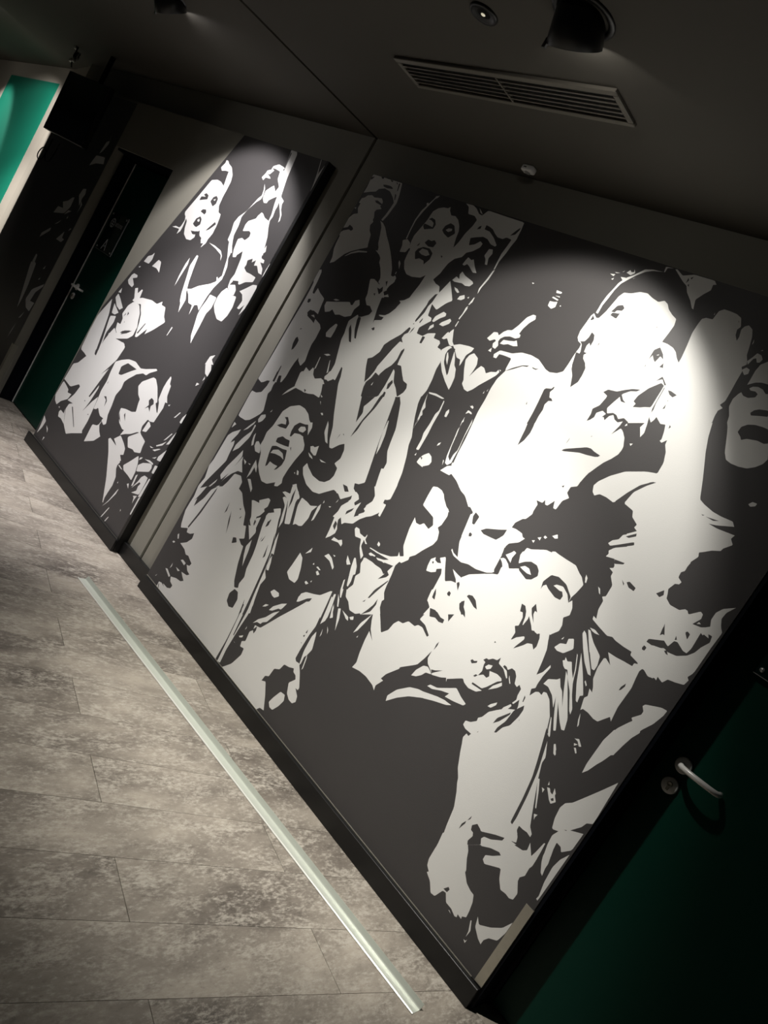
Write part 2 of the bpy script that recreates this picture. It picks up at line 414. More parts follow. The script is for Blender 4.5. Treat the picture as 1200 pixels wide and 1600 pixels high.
# ------------------------------------------------------------------ murals (flat print, shapes in millimetres on the wall: x, height)
MURAL_BIG = """1 -3190,2406 -3188,2411 -3082,2411 -3073,2410 -3037,2411 -3008,2411 -2967,2411 -2954,2382 -2941,2351 -2930,2315 -2936,2280 -2941,2251 -2954,2216 -2968,2219 -2959,2247 -2952,2285 -2950,2313 -2976,2335 -3015,2357 -3060,2363 -3098,2352 -3107,2336 -3145,2326 -3187,2312 -3185,2342 -3190,2378
2 -3190,2387 -3190,2396 -3171,2402 -3176,2393 -3184,2382
2 -3126,2411 -3105,2411 -3104,2403 -3118,2404
2 -3056,2410 -3031,2409 -3036,2401
2 -3084,2378 -3065,2381 -3029,2382 -3007,2375 -3011,2371 -3045,2367 -3076,2370
2 -3008,2406 -2996,2406 -2991,2396
2 -2987,2405 -2977,2407 -2967,2370 -2971,2367
2 -2974,2355 -2961,2349 -2953,2329 -2956,2323
1 -3180,2259 -3178,2283 -3160,2292 -3147,2307 -3118,2314 -3095,2307 -3073,2311 -3042,2314 -3023,2301 -3019,2286 -3025,2278 -3006,2266 -3035,2256 -3041,2243 -3023,2217 -3022,2205 -3011,2197 -3020,2178 -3003,2153 -2981,2137 -2972,2116 -2963,2091 -2954,2076 -3000,2055 -3048,2030 -3080,2006 -3097,1984 -3122,1950 -3147,1937 -3151,1968 -3174,2009 -3180,2037 -3183,2077 -3190,2080 -3190,2098 -3178,2108 -3190,2117 -3190,2175 -3173,2199 -3146,2209 -3166,2233 -3167,2259
2 -3080,2294 -3063,2299 -3012,2287 -3023,2282 -3065,2286
2 -3190,2114 -3190,2119 -3162,2130 -3157,2145 -3128,2138 -3117,2129 -3125,2119 -3146,2122 -3185,2105
1 -3073,1997 -3044,2025 -3002,2047 -2944,2059 -2939,2053 -2995,2039 -3039,2019 -3066,1999
1 -3190,2228 -3190,2231 -3181,2235 -3177,2225
1 -2970,2213 -2945,2208 -2916,2193 -2876,2159 -2837,2131 -2797,2098 -2761,2064 -2729,2030 -2713,2002 -2714,1979 -2712,1966 -2720,1939 -2743,1943 -2765,1950 -2766,1969 -2788,2001 -2828,2034 -2836,2053 -2854,2065 -2894,2079 -2879,2080 -2885,2095 -2902,2113 -2919,2148 -2940,2187 -2959,2205
1 -2709,1987 -2688,2009 -2672,1998 -2675,1970 -2692,1962
1 -2695,2013 -2695,2026 -2690,2025 -2689,2015
1 -3189,1826 -3190,1847 -3190,1888 -3173,1887 -3163,1798
1 -2696,2408 -2716,2401 -2718,2389 -2735,2356 -2754,2319 -2761,2271 -2756,2218 -2751,2179 -2743,2179 -2750,2220 -2753,2271 -2740,2320 -2728,2352 -2713,2388 -2701,2396
1 -2748,2358 -2741,2363 -2725,2353 -2739,2347
1 -2743,2113 -2749,2144 -2764,2167 -2739,2179 -2711,2168 -2698,2147 -2707,2121
1 -2713,2067 -2714,2078 -2697,2067 -2687,2040
1 -2684,2333 -2664,2353 -2636,2364 -2610,2366 -2599,2375 -2591,2359 -2569,2341 -2544,2344 -2518,2333 -2492,2309 -2478,2286 -2472,2257 -2464,2234 -2456,2214 -2445,2244 -2438,2287 -2422,2327 -2418,2357 -2442,2370 -2482,2370 -2501,2399 -2527,2410 -2480,2411 -2454,2402 -2426,2384 -2405,2381 -2387,2409 -2284,2407 -2178,2406 -2172,2377 -2167,2330 -2174,2299 -2178,2264 -2187,2227 -2186,2193 -2190,2187 -2195,2222 -2198,2258 -2192,2299 -2190,2325 -2219,2327 -2235,2316 -2263,2316 -2287,2327 -2310,2341 -2334,2347 -2354,2349 -2351,2330 -2319,2328 -2280,2309 -2245,2284 -2249,2277 -2277,2280 -2308,2296 -2336,2299 -2372,2287 -2397,2277 -2383,2246 -2356,2258 -2336,2278 -2318,2271 -2320,2253 -2346,2228 -2374,2213 -2383,2190 -2416,2172 -2435,2144 -2443,2110 -2445,2094 -2464,2057 -2437,2045 -2414,2042 -2401,2030 -2396,2011 -2408,1987 -2534,1945 -2532,1962 -2520,2019 -2518,2062 -2539,2043 -2589,2032 -2628,2033 -2659,2051 -2683,2082 -2688,2107 -2690,2128 -2702,2152 -2710,2177 -2713,2203 -2701,2244 -2689,2284
2 -2664,2165 -2654,2186 -2653,2171
2 -2701,2141 -2693,2146 -2687,2129
2 -2653,2139 -2646,2157 -2621,2172 -2580,2175 -2550,2160 -2546,2132 -2564,2101 -2576,2116 -2608,2119 -2629,2108
3 -2632,2145 -2622,2164 -2587,2165 -2562,2149 -2579,2138 -2608,2138
2 -2209,2338 -2196,2361 -2181,2382 -2178,2373 -2187,2349
2 -2390,2320 -2387,2333 -2377,2341 -2373,2327
2 -2682,2294 -2669,2305 -2644,2301 -2625,2282 -2626,2261 -2650,2254 -2676,2245 -2694,2259 -2692,2270 -2666,2269 -2634,2266 -2642,2285 -2663,2293
2 -2572,2269 -2568,2291 -2547,2309 -2519,2304 -2491,2273 -2516,2246 -2552,2257
3 -2553,2274 -2542,2285 -2521,2288 -2517,2279 -2534,2269
2 -2629,2191 -2618,2210 -2595,2208 -2581,2217 -2561,2207 -2566,2185 -2596,2181
2 -2499,2164 -2488,2165 -2486,2155
1 -2395,2009 -2382,2042 -2368,2077 -2344,2054 -2302,2009 -2328,1982 -2354,1945 -2380,1965 -2393,1968
1 -2363,2086 -2352,2107 -2331,2101 -2342,2120 -2337,2135 -2311,2123 -2257,2112 -2248,2104 -2258,2089 -2281,2084 -2305,2089 -2347,2083
1 -2358,2162 -2356,2177 -2350,2199 -2325,2192 -2317,2199 -2290,2172 -2263,2150 -2283,2146 -2316,2164 -2335,2171 -2346,2160
1 -2275,2228 -2271,2260 -2251,2263 -2241,2246 -2247,2224 -2235,2196 -2247,2195 -2259,2216
1 -2331,2063 -2309,2060 -2291,2050 -2300,2045 -2319,2052
1 -2281,2021 -2278,2037 -2257,2049 -2246,2035 -2260,2023
1 -2236,2043 -2229,2050 -2228,2041
1 -2183,2189 -2186,2144 -2197,2101 -2198,2073 -2206,2095 -2196,2141 -2190,2182
1 -2202,2057 -2198,2036 -2207,2018 -2209,2032
1 -2214,2005 -2207,2013 -2207,1980 -2213,1975
1 -2441,2408 -2419,2396 -2405,2386 -2421,2390
1 -1981,2194 -1969,2195 -1974,2190
1 -1650,2174 -1651,2214 -1648,2245 -1641,2270 -1634,2302 -1615,2330 -1597,2344 -1581,2362 -1568,2376 -1541,2384 -1499,2387 -1538,2379 -1562,2368 -1585,2348 -1606,2324 -1624,2301 -1633,2272 -1637,2236 -1642,2208 -1640,2173
1 -1855,2134 -1858,2153 -1840,2155 -1825,2160 -1821,2139 -1834,2127
1 -1858,2168 -1854,2173 -1826,2169 -1828,2164
1 -1850,2179 -1828,2182 -1827,2178
1 -1852,2190 -1857,2200 -1830,2200 -1830,2193
1 -1806,2148 -1804,2153 -1799,2148
1 -1687,2323 -1666,2327 -1669,2318
1 -1673,2334 -1651,2337 -1664,2332
1 -1628,2345 -1620,2358 -1612,2352 -1602,2355 -1606,2365 -1596,2353 -1608,2341
1 -1640,2324 -1627,2326 -1618,2327 -1622,2312
1 -1671,2306 -1663,2313 -1663,2305
1 -1592,2330 -1582,2340 -1590,2333
1 -1645,2343 -1638,2350 -1641,2344
2 -1653,2142 -1654,2162 -1641,2151 -1647,2144
2 -1596,2197 -1586,2225 -1568,2233 -1555,2224 -1559,2212 -1577,2208 -1582,2198
2 -1591,2184 -1589,2195 -1560,2201 -1562,2179
2 -1641,2058 -1625,2064 -1619,2083 -1619,2104 -1603,2098 -1594,2079 -1593,2056 -1604,2065 -1608,2052 -1603,2028 -1590,2028 -1598,2018 -1589,2002 -1574,1994 -1560,1974 -1556,1944 -1560,1921 -1578,1904 -1592,1934 -1612,1957 -1616,1987 -1616,2022 -1628,2049
2 -1568,2063 -1569,2078 -1565,2077
2 -1363,2090 -1365,2127 -1350,2143 -1327,2125 -1316,2109 -1331,2115 -1337,2090 -1347,2097 -1358,2109
3 -1347,2113 -1339,2120 -1339,2116
2 -1362,2063 -1361,2074 -1359,2065
2 -1313,2081 -1307,2098 -1299,2082
2 -1406,2202 -1403,2205 -1401,2198
1 -1497,2387 -1501,2407 -1470,2410 -1493,2404 -1493,2388
1 -1464,2408 -1457,2410 -1426,2395 -1406,2403 -1389,2410 -1312,2411 -1299,2400 -1309,2396 -1305,2377 -1319,2359 -1335,2332 -1322,2299 -1329,2301 -1349,2323 -1377,2346 -1392,2366 -1413,2376
2 -1400,2374 -1402,2394 -1395,2386
2 -1395,2396 -1387,2402 -1389,2391
2 -1391,2370 -1387,2374 -1383,2365
2 -1162,2311 -1161,2313 -1156,2305
1 -1080,2255 -1083,2273 -1078,2262
1 -1044,2246 -1041,2251 -1037,2249
1 -1063,2202 -1054,2221 -1049,2236 -1034,2234 -1023,2223 -1026,2211 -1034,2208 -1043,2220 -1050,2215 -1055,2192
1 -1062,2171 -1053,2183 -1040,2180 -1037,2166 -1046,2158
1 -1245,2306 -1247,2303 -1248,2313
1 -1758,1936 -1735,1926 -1708,1914 -1686,1910 -1655,1918 -1635,1934 -1633,1967 -1633,2003 -1630,2035 -1632,2050 -1650,2056 -1661,2068 -1666,2093 -1663,2125 -1661,2157 -1655,2170 -1636,2157 -1626,2160 -1615,2191 -1609,2223 -1603,2256 -1592,2275 -1564,2281 -1536,2296 -1507,2300 -1483,2291 -1452,2284 -1433,2295 -1416,2288 -1401,2272 -1379,2259 -1357,2250 -1350,2228 -1352,2198 -1356,2162 -1333,2162 -1308,2157 -1291,2147 -1275,2129 -1261,2118 -1262,2138 -1269,2180 -1278,2225 -1278,2258 -1276,2279 -1265,2287 -1242,2289 -1241,2303 -1239,2321 -1226,2332 -1203,2332 -1179,2330 -1160,2323 -1144,2296 -1150,2284 -1144,2266 -1130,2250 -1130,2264 -1138,2288 -1134,2301 -1124,2309 -1106,2300 -1093,2277 -1081,2240 -1075,2219 -1063,2202 -1058,2191 -1068,2179 -1058,2167 -1057,2148 -1056,2129 -1053,2095 -1051,2061 -1059,2044 -1045,2038 -1054,2025 -1053,2006 -1048,1982 -1861,1611 -1872,1666 -1882,1758 -1880,1802 -1865,1844 -1869,1850 -1872,1896 -1914,1894 -1935,1891 -1937,1871 -1952,1870 -1958,1882 -1940,1906 -1882,1914 -1844,1933 -1798,1939
1 -1263,1890 -1048,1988 -1032,1937 -1012,1891 -989,1847 -960,1789 -1134,1698
2 -1865,1844 -1845,1864 -1808,1891 -1781,1900 -1787,1892 -1806,1888 -1838,1862 -1860,1846
2 -1767,1900 -1749,1900 -1735,1904 -1745,1896 -1759,1896
2 -1650,1704 -1653,1754 -1658,1798 -1665,1845 -1660,1852 -1638,1859 -1635,1869 -1630,1869 -1631,1859 -1637,1846 -1626,1827 -1616,1827 -1606,1820 -1622,1814 -1628,1797 -1622,1777 -1623,1749 -1620,1718
2 -1700,1766 -1701,1777 -1696,1767
1 -2031,1927 -2023,1944 -2017,1960 -1999,1965 -1986,1956 -1975,1976 -1961,1989 -1942,1995 -1927,2022 -1912,2063 -1892,2082 -1878,2082 -1871,2068 -1888,2046 -1900,2016 -1903,1993 -1894,1992 -1891,1981 -1907,1971 -1935,1970 -1958,1961 -1971,1947 -1973,1934 -1962,1919 -1967,1902 -1983,1904 -1991,1918 -1984,1932 -1993,1936 -2012,1922
1 -1960,1929 -1954,1948 -1928,1953 -1904,1960 -1896,1967 -1878,1948 -1896,1941 -1924,1940 -1941,1931
1 -1993,1885 -1984,1901 -1977,1884
1 -2069,1814 -2064,1836 -2048,1852 -2017,1840 -2004,1815 -2004,1786 -2008,1760 -1993,1800 -1982,1819 -1963,1817 -1942,1801 -1925,1815 -1901,1823 -1897,1836 -1887,1828 -1893,1811 -1913,1784 -1941,1748 -1957,1722 -1975,1704 -1995,1706 -2020,1722 -2023,1738 -2050,1777
1 -1894,1837 -1885,1838 -1884,1832
1 -1902,1726 -1902,1738 -1899,1729
1 -1892,1740 -1890,1753 -1889,1743
1 -1925,1660 -1906,1663 -1905,1654
1 -1924,1626 -1921,1642 -1902,1641 -1898,1633 -1915,1635
1 -1916,1588 -1919,1611 -1911,1593
2 -1632,2016 -1616,1965 -1591,1935 -1573,1893 -1556,1922 -1557,1953 -1561,1978 -1579,1997 -1608,2017
2 -1445,1927 -1434,1942 -1401,1948 -1376,1965 -1354,1978 -1326,1987 -1335,1976 -1356,1968 -1375,1950 -1381,1931 -1389,1910 -1398,1883 -1387,1866 -1367,1877 -1352,1875 -1338,1865 -1321,1877 -1298,1870 -1303,1857 -1298,1849 -1281,1832 -1261,1816 -1244,1803 -1234,1833 -1227,1861 -1235,1890 -1244,1916 -1228,1902 -1223,1913 -1221,1926 -1196,1911 -1179,1916 -1169,1892 -1162,1867 -1165,1861 -1156,1857 -1144,1873 -1141,1857 -1125,1836 -1111,1802 -1109,1762 -1139,1755 -1170,1739 -1209,1719 -1231,1700 -1323,1653 -1298,1704 -1278,1735 -1260,1761 -1258,1784 -1269,1808 -1298,1836 -1310,1841 -1329,1809 -1319,1848 -1318,1865 -1333,1854 -1350,1859 -1362,1871 -1374,1861 -1381,1841 -1390,1850 -1397,1847 -1389,1863 -1407,1868 -1424,1852 -1422,1835 -1431,1820 -1440,1812 -1440,1840 -1446,1859 -1429,1880 -1423,1913 -1424,1921
2 -1382,1939 -1377,1945 -1362,1931 -1347,1925 -1366,1923
2 -1316,1923 -1313,1937 -1325,1942 -1322,1965 -1303,2002 -1274,2035 -1260,2030 -1259,2000 -1258,1947 -1279,1939 -1291,1932
2 -1295,2034 -1283,2056 -1255,2035 -1259,2031 -1278,2048 -1289,2039
2 -1246,1931 -1251,1946 -1256,2026 -1253,2023 -1250,1967 -1245,1944
2 -1238,2021 -1228,2023 -1202,2018 -1211,2006 -1226,2010
2 -1219,1958 -1217,1977 -1213,1962
2 -1220,1988 -1219,1993 -1217,1987
2 -1162,1908 -1165,1921 -1158,1916
2 -1462,1709 -1460,1734 -1459,1722
2 -1459,1686 -1423,1706 -1386,1728 -1369,1732 -1343,1729 -1321,1727 -1326,1718 -1377,1709 -1417,1698 -1455,1681
2 -1392,1771 -1387,1775 -1389,1770
2 -1132,1701 -1112,1728 -1095,1735 -1108,1722 -1124,1703
1 -1005,2223 -1020,2206 -1023,2182 -1021,2155 -1020,2134 -1002,2149 -985,2156 -965,2158
1 -1023,2106 -1012,2098 -995,2097 -976,2107 -975,2119 -986,2124 -1001,2121 -1008,2126 -1001,2135 -986,2140 -970,2138 -954,2128 -948,2131 -837,1952 -842,1932 -856,1914 -875,1900 -900,1894 -925,1893 -944,1897 -960,1916 -988,1973 -998,1991 -1007,2003 -1013,2023 -1031,2051 -1034,2077 -1028,2097
2 -962,2058 -956,2070 -944,2078 -919,2085 -909,2067 -932,2060 -956,2051
2 -962,1989 -961,2008 -948,2022 -928,2030 -905,2033 -887,2033 -863,1994 -874,1988 -895,1989 -926,1981 -939,1971 -946,1979
1 -3190,1885 -3177,1892 -3167,1880 -3159,1835 -3156,1795 -3148,1770 -3133,1769 -3130,1803 -3097,1787 -3046,1771 -3039,1732 -3030,1691 -3072,1697 -3107,1682 -3095,1659 -3043,1654 -3024,1643 -3029,1665 -2978,1653 -2958,1637 -2954,1586 -2958,1549 -2951,1511 -2938,1465 -2951,1433 -2985,1450 -2994,1464 -3002,1431 -3006,1394 -3006,1352 -3016,1315 -3079,1291 -3109,1291 -3144,1262 -3185,1266 -3188,1308 -3184,1402 -3182,1562 -3176,1716 -3178,1793
2 -3149,1719 -3154,1735 -3136,1741 -3129,1728 -3138,1717
2 -3108,1673 -3098,1694 -3039,1691 -3017,1687 -3037,1674 -3024,1643 -3050,1651 -3084,1657
3 -3072,1670 -3053,1680 -3037,1668
2 -3092,1583 -3091,1592 -3082,1592
2 -3072,1476 -3086,1507 -3089,1536 -3080,1548 -3059,1535 -3057,1512 -3062,1486
2 -3080,1297 -3081,1385 -3075,1381 -3064,1297
2 -3050,1303 -3057,1337 -3039,1344 -3021,1309
1 -3019,1742 -3021,1764 -2964,1781 -2869,1812 -2851,1801 -2841,1805 -2839,1828 -2817,1841 -2798,1819 -2816,1790 -2813,1757 -2848,1739 -2890,1737 -2917,1727 -2953,1744 -2963,1729 -2992,1716
1 -2983,1787 -2969,1796 -2939,1798 -2961,1787
1 -2908,1632 -2900,1658 -2878,1693 -2863,1691 -2859,1661 -2860,1623 -2895,1616
1 -2809,1733 -2775,1777 -2764,1769 -2744,1776 -2707,1800 -2700,1824 -2724,1838 -2756,1833 -2785,1857 -2791,1889 -2800,1914 -2821,1943 -2813,1953 -2779,1951 -2745,1940 -2718,1945 -2398,1563 -2647,1459 -2682,1529 -2692,1531 -2684,1463 -2703,1464 -2716,1450 -2752,1441 -2761,1452 -2741,1488 -2742,1528 -2767,1587 -2789,1641 -2792,1674 -2801,1699
2 -2764,1769 -2746,1772 -2722,1711 -2704,1675 -2715,1674 -2742,1709 -2762,1753
2 -2781,1701 -2783,1723 -2757,1698 -2720,1650 -2736,1649
2 -2755,1895 -2743,1899 -2740,1886
2 -2645,1750 -2636,1758 -2626,1751
1 -2908,1350 -2910,1414 -2909,1444 -2873,1435 -2863,1460 -2851,1456 -2838,1426 -2819,1416 -2786,1430 -2757,1436 -2735,1422
1 -2858,1520 -2853,1519 -2844,1464 -2851,1456
1 -2785,1528 -2783,1532 -2754,1478 -2760,1470
1 -2844,1540 -2816,1553 -2798,1552 -2818,1540
1 -2799,2009 -2735,2028 -2716,2001 -2679,1998 -2670,1982 -2687,1955 -2691,1935 -2652,1909 -2681,1901 -2692,1890 -2669,1802 -2744,1843 -2783,1869 -2825,1948 -2799,1956 -2750,1941 -2759,1966
2 -2753,1926 -2732,1924 -2722,1941 -2709,1921 -2720,1900
2 -2701,1920 -2685,1934 -2667,1918 -2685,1906
2 -2723,1966 -2712,1972 -2703,1947
1 -2518,2062 -2466,2059 -2435,2040 -2409,2041 -2392,2015 -2370,2079 -2338,2046 -2300,2007 -2334,1980 -2354,1945 -2394,1960 -2380,1908 -2354,1906 -2348,1893 -2363,1877 -2389,1847 -2384,1820 -2346,1821 -2327,1841 -2287,1856 -2283,1834 -2246,1835 -2236,1826 -2238,1807 -2212,1804 -2180,1761 -2180,1725 -2169,1678 -2164,1629 -2172,1595 -2496,1456 -2723,1722 -2671,1718 -2642,1751 -2656,1787 -2618,1803 -2615,1818 -2648,1820 -2599,1840 -2580,1873 -2566,1908 -2582,1913 -2555,1926 -2534,1945 -2522,1994
2 -2692,1896 -2630,1897 -2592,1915 -2570,1912 -2576,1877 -2592,1850 -2613,1829 -2652,1819 -2640,1815 -2615,1818 -2618,1803 -2658,1789 -2657,1773 -2679,1837
1 -2212,1804 -2193,1827 -2180,1836 -2145,1825 -2124,1802 -2105,1773 -2088,1762 -2070,1729 -2064,1697 -2063,1675 -2106,1699 -2148,1728 -2180,1761
2 -2169,1830 -2146,1834 -2142,1816 -2126,1767 -2112,1732 -2113,1722 -2162,1763 -2179,1796 -2178,1817
3 -2174,1803 -2172,1809 -2155,1791 -2141,1761 -2161,1778
2 -2395,2009 -2399,1966 -2407,1945 -2407,1914 -2419,1876 -2425,1861 -2432,1866 -2426,1902 -2419,1947 -2421,1967 -2407,2003
2 -2434,1849 -2427,1855 -2426,1849
2 -2441,1831 -2463,1786 -2502,1742 -2523,1712 -2523,1675 -2547,1638 -2570,1624 -2551,1587 -2511,1526 -2499,1554 -2490,1590 -2490,1617 -2476,1666 -2463,1714 -2447,1757 -2429,1758 -2448,1773 -2446,1792 -2431,1806 -2430,1827
2 -2422,1804 -2421,1825 -2414,1841 -2413,1828
2 -2405,1868 -2399,1891 -2395,1882 -2399,1864
2 -2402,1739 -2411,1723 -2407,1682 -2417,1649 -2439,1621 -2453,1591 -2453,1583 -2481,1588 -2487,1558 -2503,1530 -2500,1504 -2484,1461 -2392,1501 -2389,1561 -2391,1608 -2394,1639 -2382,1633 -2355,1591 -2324,1572 -2293,1543 -2273,1573 -2270,1595 -2280,1612 -2308,1616 -2333,1637 -2365,1667 -2388,1663 -2393,1687 -2396,1731
3 -2466,1529 -2462,1547 -2461,1537
2 -2370,1548 -2379,1571 -2367,1597 -2356,1586 -2364,1553
2 -2372,1509 -2375,1535 -2363,1535 -2358,1515
2 -2648,1749 -2635,1761 -2626,1751 -2632,1744
2 -2346,1821 -2329,1822 -2329,1791 -2341,1789
1 -2342,1895 -2340,1919 -2311,1951 -2292,1948 -2289,1937 -2312,1918 -2331,1894
1 -2297,1895 -2290,1908 -2258,1936 -2246,1929 -2249,1915 -2273,1894
1 -2336,1853 -2338,1873 -2325,1887 -2316,1876
1 -2243,1848 -2233,1878 -2228,1884 -2222,1881 -2218,1893 -2210,1904 -2202,1889 -2182,1856 -2163,1843 -2174,1836 -2189,1838 -2217,1858 -2230,1848
1 -2169,1843 -2139,1859 -2089,1868 -2061,1869 -2064,1853 -2079,1830 -2079,1790 -2081,1780 -2094,1804 -2117,1805 -2146,1829
1 -2204,2055 -2199,2053 -2205,2019 -2211,2019
1 -2207,2005 -2203,2004 -2212,1948 -2218,1951
1 -2212,1941 -2208,1940 -2208,1914 -2214,1917
1 -1301,1788 -1020,1905 -999,1866 -970,1810 -943,1753 -923,1745 -887,1737 -859,1736 -820,1739 -808,1727 -854,1706 -878,1699 -848,1698 -792,1705 -796,1691 -781,1677 -799,1654 -801,1644 -824,1632 -841,1617 -853,1608 -847,1595 -859,1567 -857,1537 -865,1528 -863,1510 -846,1502 -851,1492 -865,1485 -869,1463 -862,1449 -856,1433 -847,1430 -991,1336
2 -1262,1786 -1265,1759 -1272,1746 -1237,1694 -1211,1720 -1144,1752 -1111,1762 -1113,1795 -1123,1829 -1135,1847
2 -1182,1614 -1161,1661 -1137,1703 -1106,1732 -1095,1735 -1117,1711 -1143,1673 -1150,1626 -1109,1619 -1099,1600 -1071,1586 -1074,1574 -1059,1568 -1094,1533 -1107,1506
2 -1081,1535 -1055,1561 -1051,1552 -1070,1535
2 -1097,1491 -1046,1533 -1040,1524 -1092,1484
2 -1070,1452 -1034,1459 -1035,1453 -1062,1439
2 -1010,1409 -997,1402 -996,1395
2 -993,1410 -985,1417 -957,1410 -957,1398 -978,1399
2 -893,1431 -877,1453 -870,1439 -878,1426
2 -913,1714 -903,1716 -907,1712
2 -897,1714 -856,1721 -871,1713
1 -811,1806 -804,1818 -790,1819 -790,1810 -802,1802
1 -1882,1778 -1877,1712 -1876,1655 -1867,1596 -1858,1537 -1854,1480 -1845,1424 -1866,1411 -1884,1382 -1833,1385 -1828,1395 -1787,1382 -1746,1360 -1708,1351 -1677,1325 -1667,1328 -1644,1317 -1122,1605 -1382,1986
1 -1546,1373 -1123,1606 -1053,1502 -1461,1260
2 -1649,1714 -1642,1681 -1638,1646 -1634,1618 -1621,1645 -1615,1680 -1618,1706 -1623,1726
2 -1462,1680 -1452,1691 -1382,1731 -1365,1734 -1342,1728 -1320,1726 -1333,1715 -1366,1707 -1396,1702 -1454,1680
2 -1461,1707 -1460,1734 -1459,1722
2 -1306,1841 -1282,1823 -1264,1789 -1262,1765 -1278,1735 -1295,1712 -1310,1681 -1324,1648 -1330,1615 -1331,1597 -1351,1584 -1351,1560 -1333,1548 -1350,1527 -1353,1490 -1365,1489 -1375,1514 -1390,1486 -1400,1485 -1410,1499 -1413,1485 -1439,1482 -1426,1471 -1426,1444 -1423,1432 -1435,1405 -1446,1399 -1464,1373 -1466,1351 -1446,1355 -1416,1354 -1406,1344 -1395,1344 -1408,1318 -1440,1297 -1445,1282 -1442,1263 -1370,1303 -1368,1321 -1350,1325 -1303,1351 -1275,1360 -1110,1458 -1092,1484 -1057,1509 -1063,1518 -1109,1482 -1120,1486 -1113,1501 -1096,1515 -1092,1534 -1081,1543 -1134,1621 -1153,1627 -1154,1652 -1159,1658 -1183,1610 -1217,1614 -1243,1612 -1257,1599 -1270,1607 -1280,1628 -1273,1648 -1247,1683 -1209,1719 -1203,1723 -1295,1859 -1299,1857
3 -1368,1353 -1357,1359 -1357,1348
3 -1354,1372 -1342,1381 -1341,1368
3 -1335,1385 -1333,1393 -1322,1391 -1326,1383
3 -1309,1405 -1294,1420 -1285,1408 -1295,1402
2 -1383,1570 -1376,1578 -1375,1569
2 -1506,1319 -1478,1333 -1479,1313 -1486,1293
1 -2150,1620 -2139,1589 -2122,1566 -2127,1548 -2118,1516 -2121,1464 -2120,1505 -2129,1522 -2140,1568
1 -2150,1628 -2110,1637 -2059,1636 -2068,1630 -2109,1628 -2143,1623
1 -2056,1628 -2050,1625 -2042,1576 -2041,1526 -2036,1478 -2034,1403 -2049,1401 -2051,1446 -2059,1472 -2056,1519 -2058,1564 -2050,1583
1 -2010,1573 -2015,1593 -2008,1608 -2000,1597 -1999,1575
1 -1964,1457 -1964,1469 -1954,1478 -1955,1466
1 -1923,1624 -1922,1639 -1902,1641 -1894,1635 -1914,1634
1 -1920,1657 -1917,1666 -1906,1663 -1906,1655
1 -1917,1612 -1914,1569 -1919,1592
1 -1914,1569 -1906,1534 -1898,1484 -1886,1445 -1868,1434 -1869,1463 -1862,1486 -1872,1555 -1879,1620 -1872,1603 -1868,1542 -1860,1492 -1858,1449 -1856,1430 -1869,1414 -1883,1417 -1894,1446 -1904,1500 -1915,1554
1 -2011,1358 -2008,1380 -1999,1397 -1980,1416 -1958,1409 -1944,1391 -1947,1375 -1976,1353 -1993,1357
2 -2009,1385 -1996,1386 -1995,1376
1 -2040,1377 -2036,1389 -2033,1378
1 -1899,1424 -1893,1422 -1889,1404
1 -1852,1437 -1841,1428 -1850,1423
1 -1867,1229 -1868,1276 -1870,1315 -1838,1319 -1808,1313 -1789,1293 -1764,1277 -1740,1266 -1824,1220 -1847,1225
1 -2349,1647 -2298,1620 -2274,1604 -2266,1581 -2277,1550 -2255,1528 -2237,1494 -2203,1426 -2189,1365 -2179,1327 -2148,1285 -2146,1257 -2158,1253 -2149,1221 -2133,1171 -2100,1131 -2027,1170 -2033,1229 -2037,1242 -2047,1289 -2072,1353 -2095,1399 -2102,1432 -2121,1464 -2147,1514 -2169,1566 -2176,1609 -2174,1659 -2176,1686 -2179,1715
1 -2914,1336 -2928,1413 -2846,1446 -2838,1432 -2813,1419 -2775,1437 -2753,1432 -2725,1381 -2719,1355 -2764,1355 -2806,1341 -2857,1336 -2892,1333
1 -2751,1450 -2748,1486 -2697,1506 -2690,1475 -2705,1458 -2725,1441
2 -2843,1351 -2826,1352 -2826,1338
1 -2668,1518 -2543,1568 -2511,1526 -2486,1482 -2448,1400 -2428,1355 -2421,1407 -2436,1433 -2421,1461 -2396,1515 -2393,1565 -2388,1604 -2385,1632 -2379,1635 -2356,1602 -2315,1571 -2294,1527 -2271,1437 -2251,1351 -2233,1285 -2212,1215 -2197,1162 -2224,1140 -2246,1134 -2235,1112 -2206,1101 -2192,1103 -2185,1085 -2271,1039 -2298,1052 -2333,1055 -2366,1027 -2399,998 -2441,987 -2501,995 -2551,1021 -2576,1048 -2566,1076 -2545,1064 -2493,1045 -2440,1044 -2408,1055 -2386,1077 -2377,1104 -2383,1140 -2413,1150 -2396,1183 -2403,1223 -2421,1248 -2446,1230 -2475,1197 -2493,1194 -2517,1225 -2541,1281 -2577,1332 -2615,1394 -2653,1457 -2662,1487
1 -2510,1524 -2543,1568 -2484,1592 -2494,1566
2 -2411,1288 -2408,1336 -2401,1383 -2386,1439 -2381,1506 -2367,1538 -2362,1519 -2370,1457 -2394,1375 -2396,1331
2 -2373,1555 -2376,1577 -2365,1595 -2358,1582 -2361,1554
3 -2466,1529 -2462,1547 -2460,1531
1 -2225,1289 -2243,1333 -2260,1389 -2265,1439 -2260,1437 -2237,1378 -2225,1320
2 -2479,1247 -2476,1274 -2474,1267
2 -2460,1279 -2449,1276 -2458,1283
2 -2303,1099 -2274,1103 -2251,1088 -2272,1077
1 -2587,1290 -2572,1278 -2543,1235 -2515,1203 -2534,1205 -2571,1238
1 -2658,1301 -2645,1307 -2636,1299 -2644,1295
1 -2603,1147 -2589,1156 -2575,1155 -2556,1172 -2542,1128 -2554,1122 -2587,1129
1 -2595,1119 -2560,1113 -2548,1105 -2575,1106
1 -2509,1125 -2461,1129 -2491,1119
1 -2701,1345 -2695,1345 -2684,1331
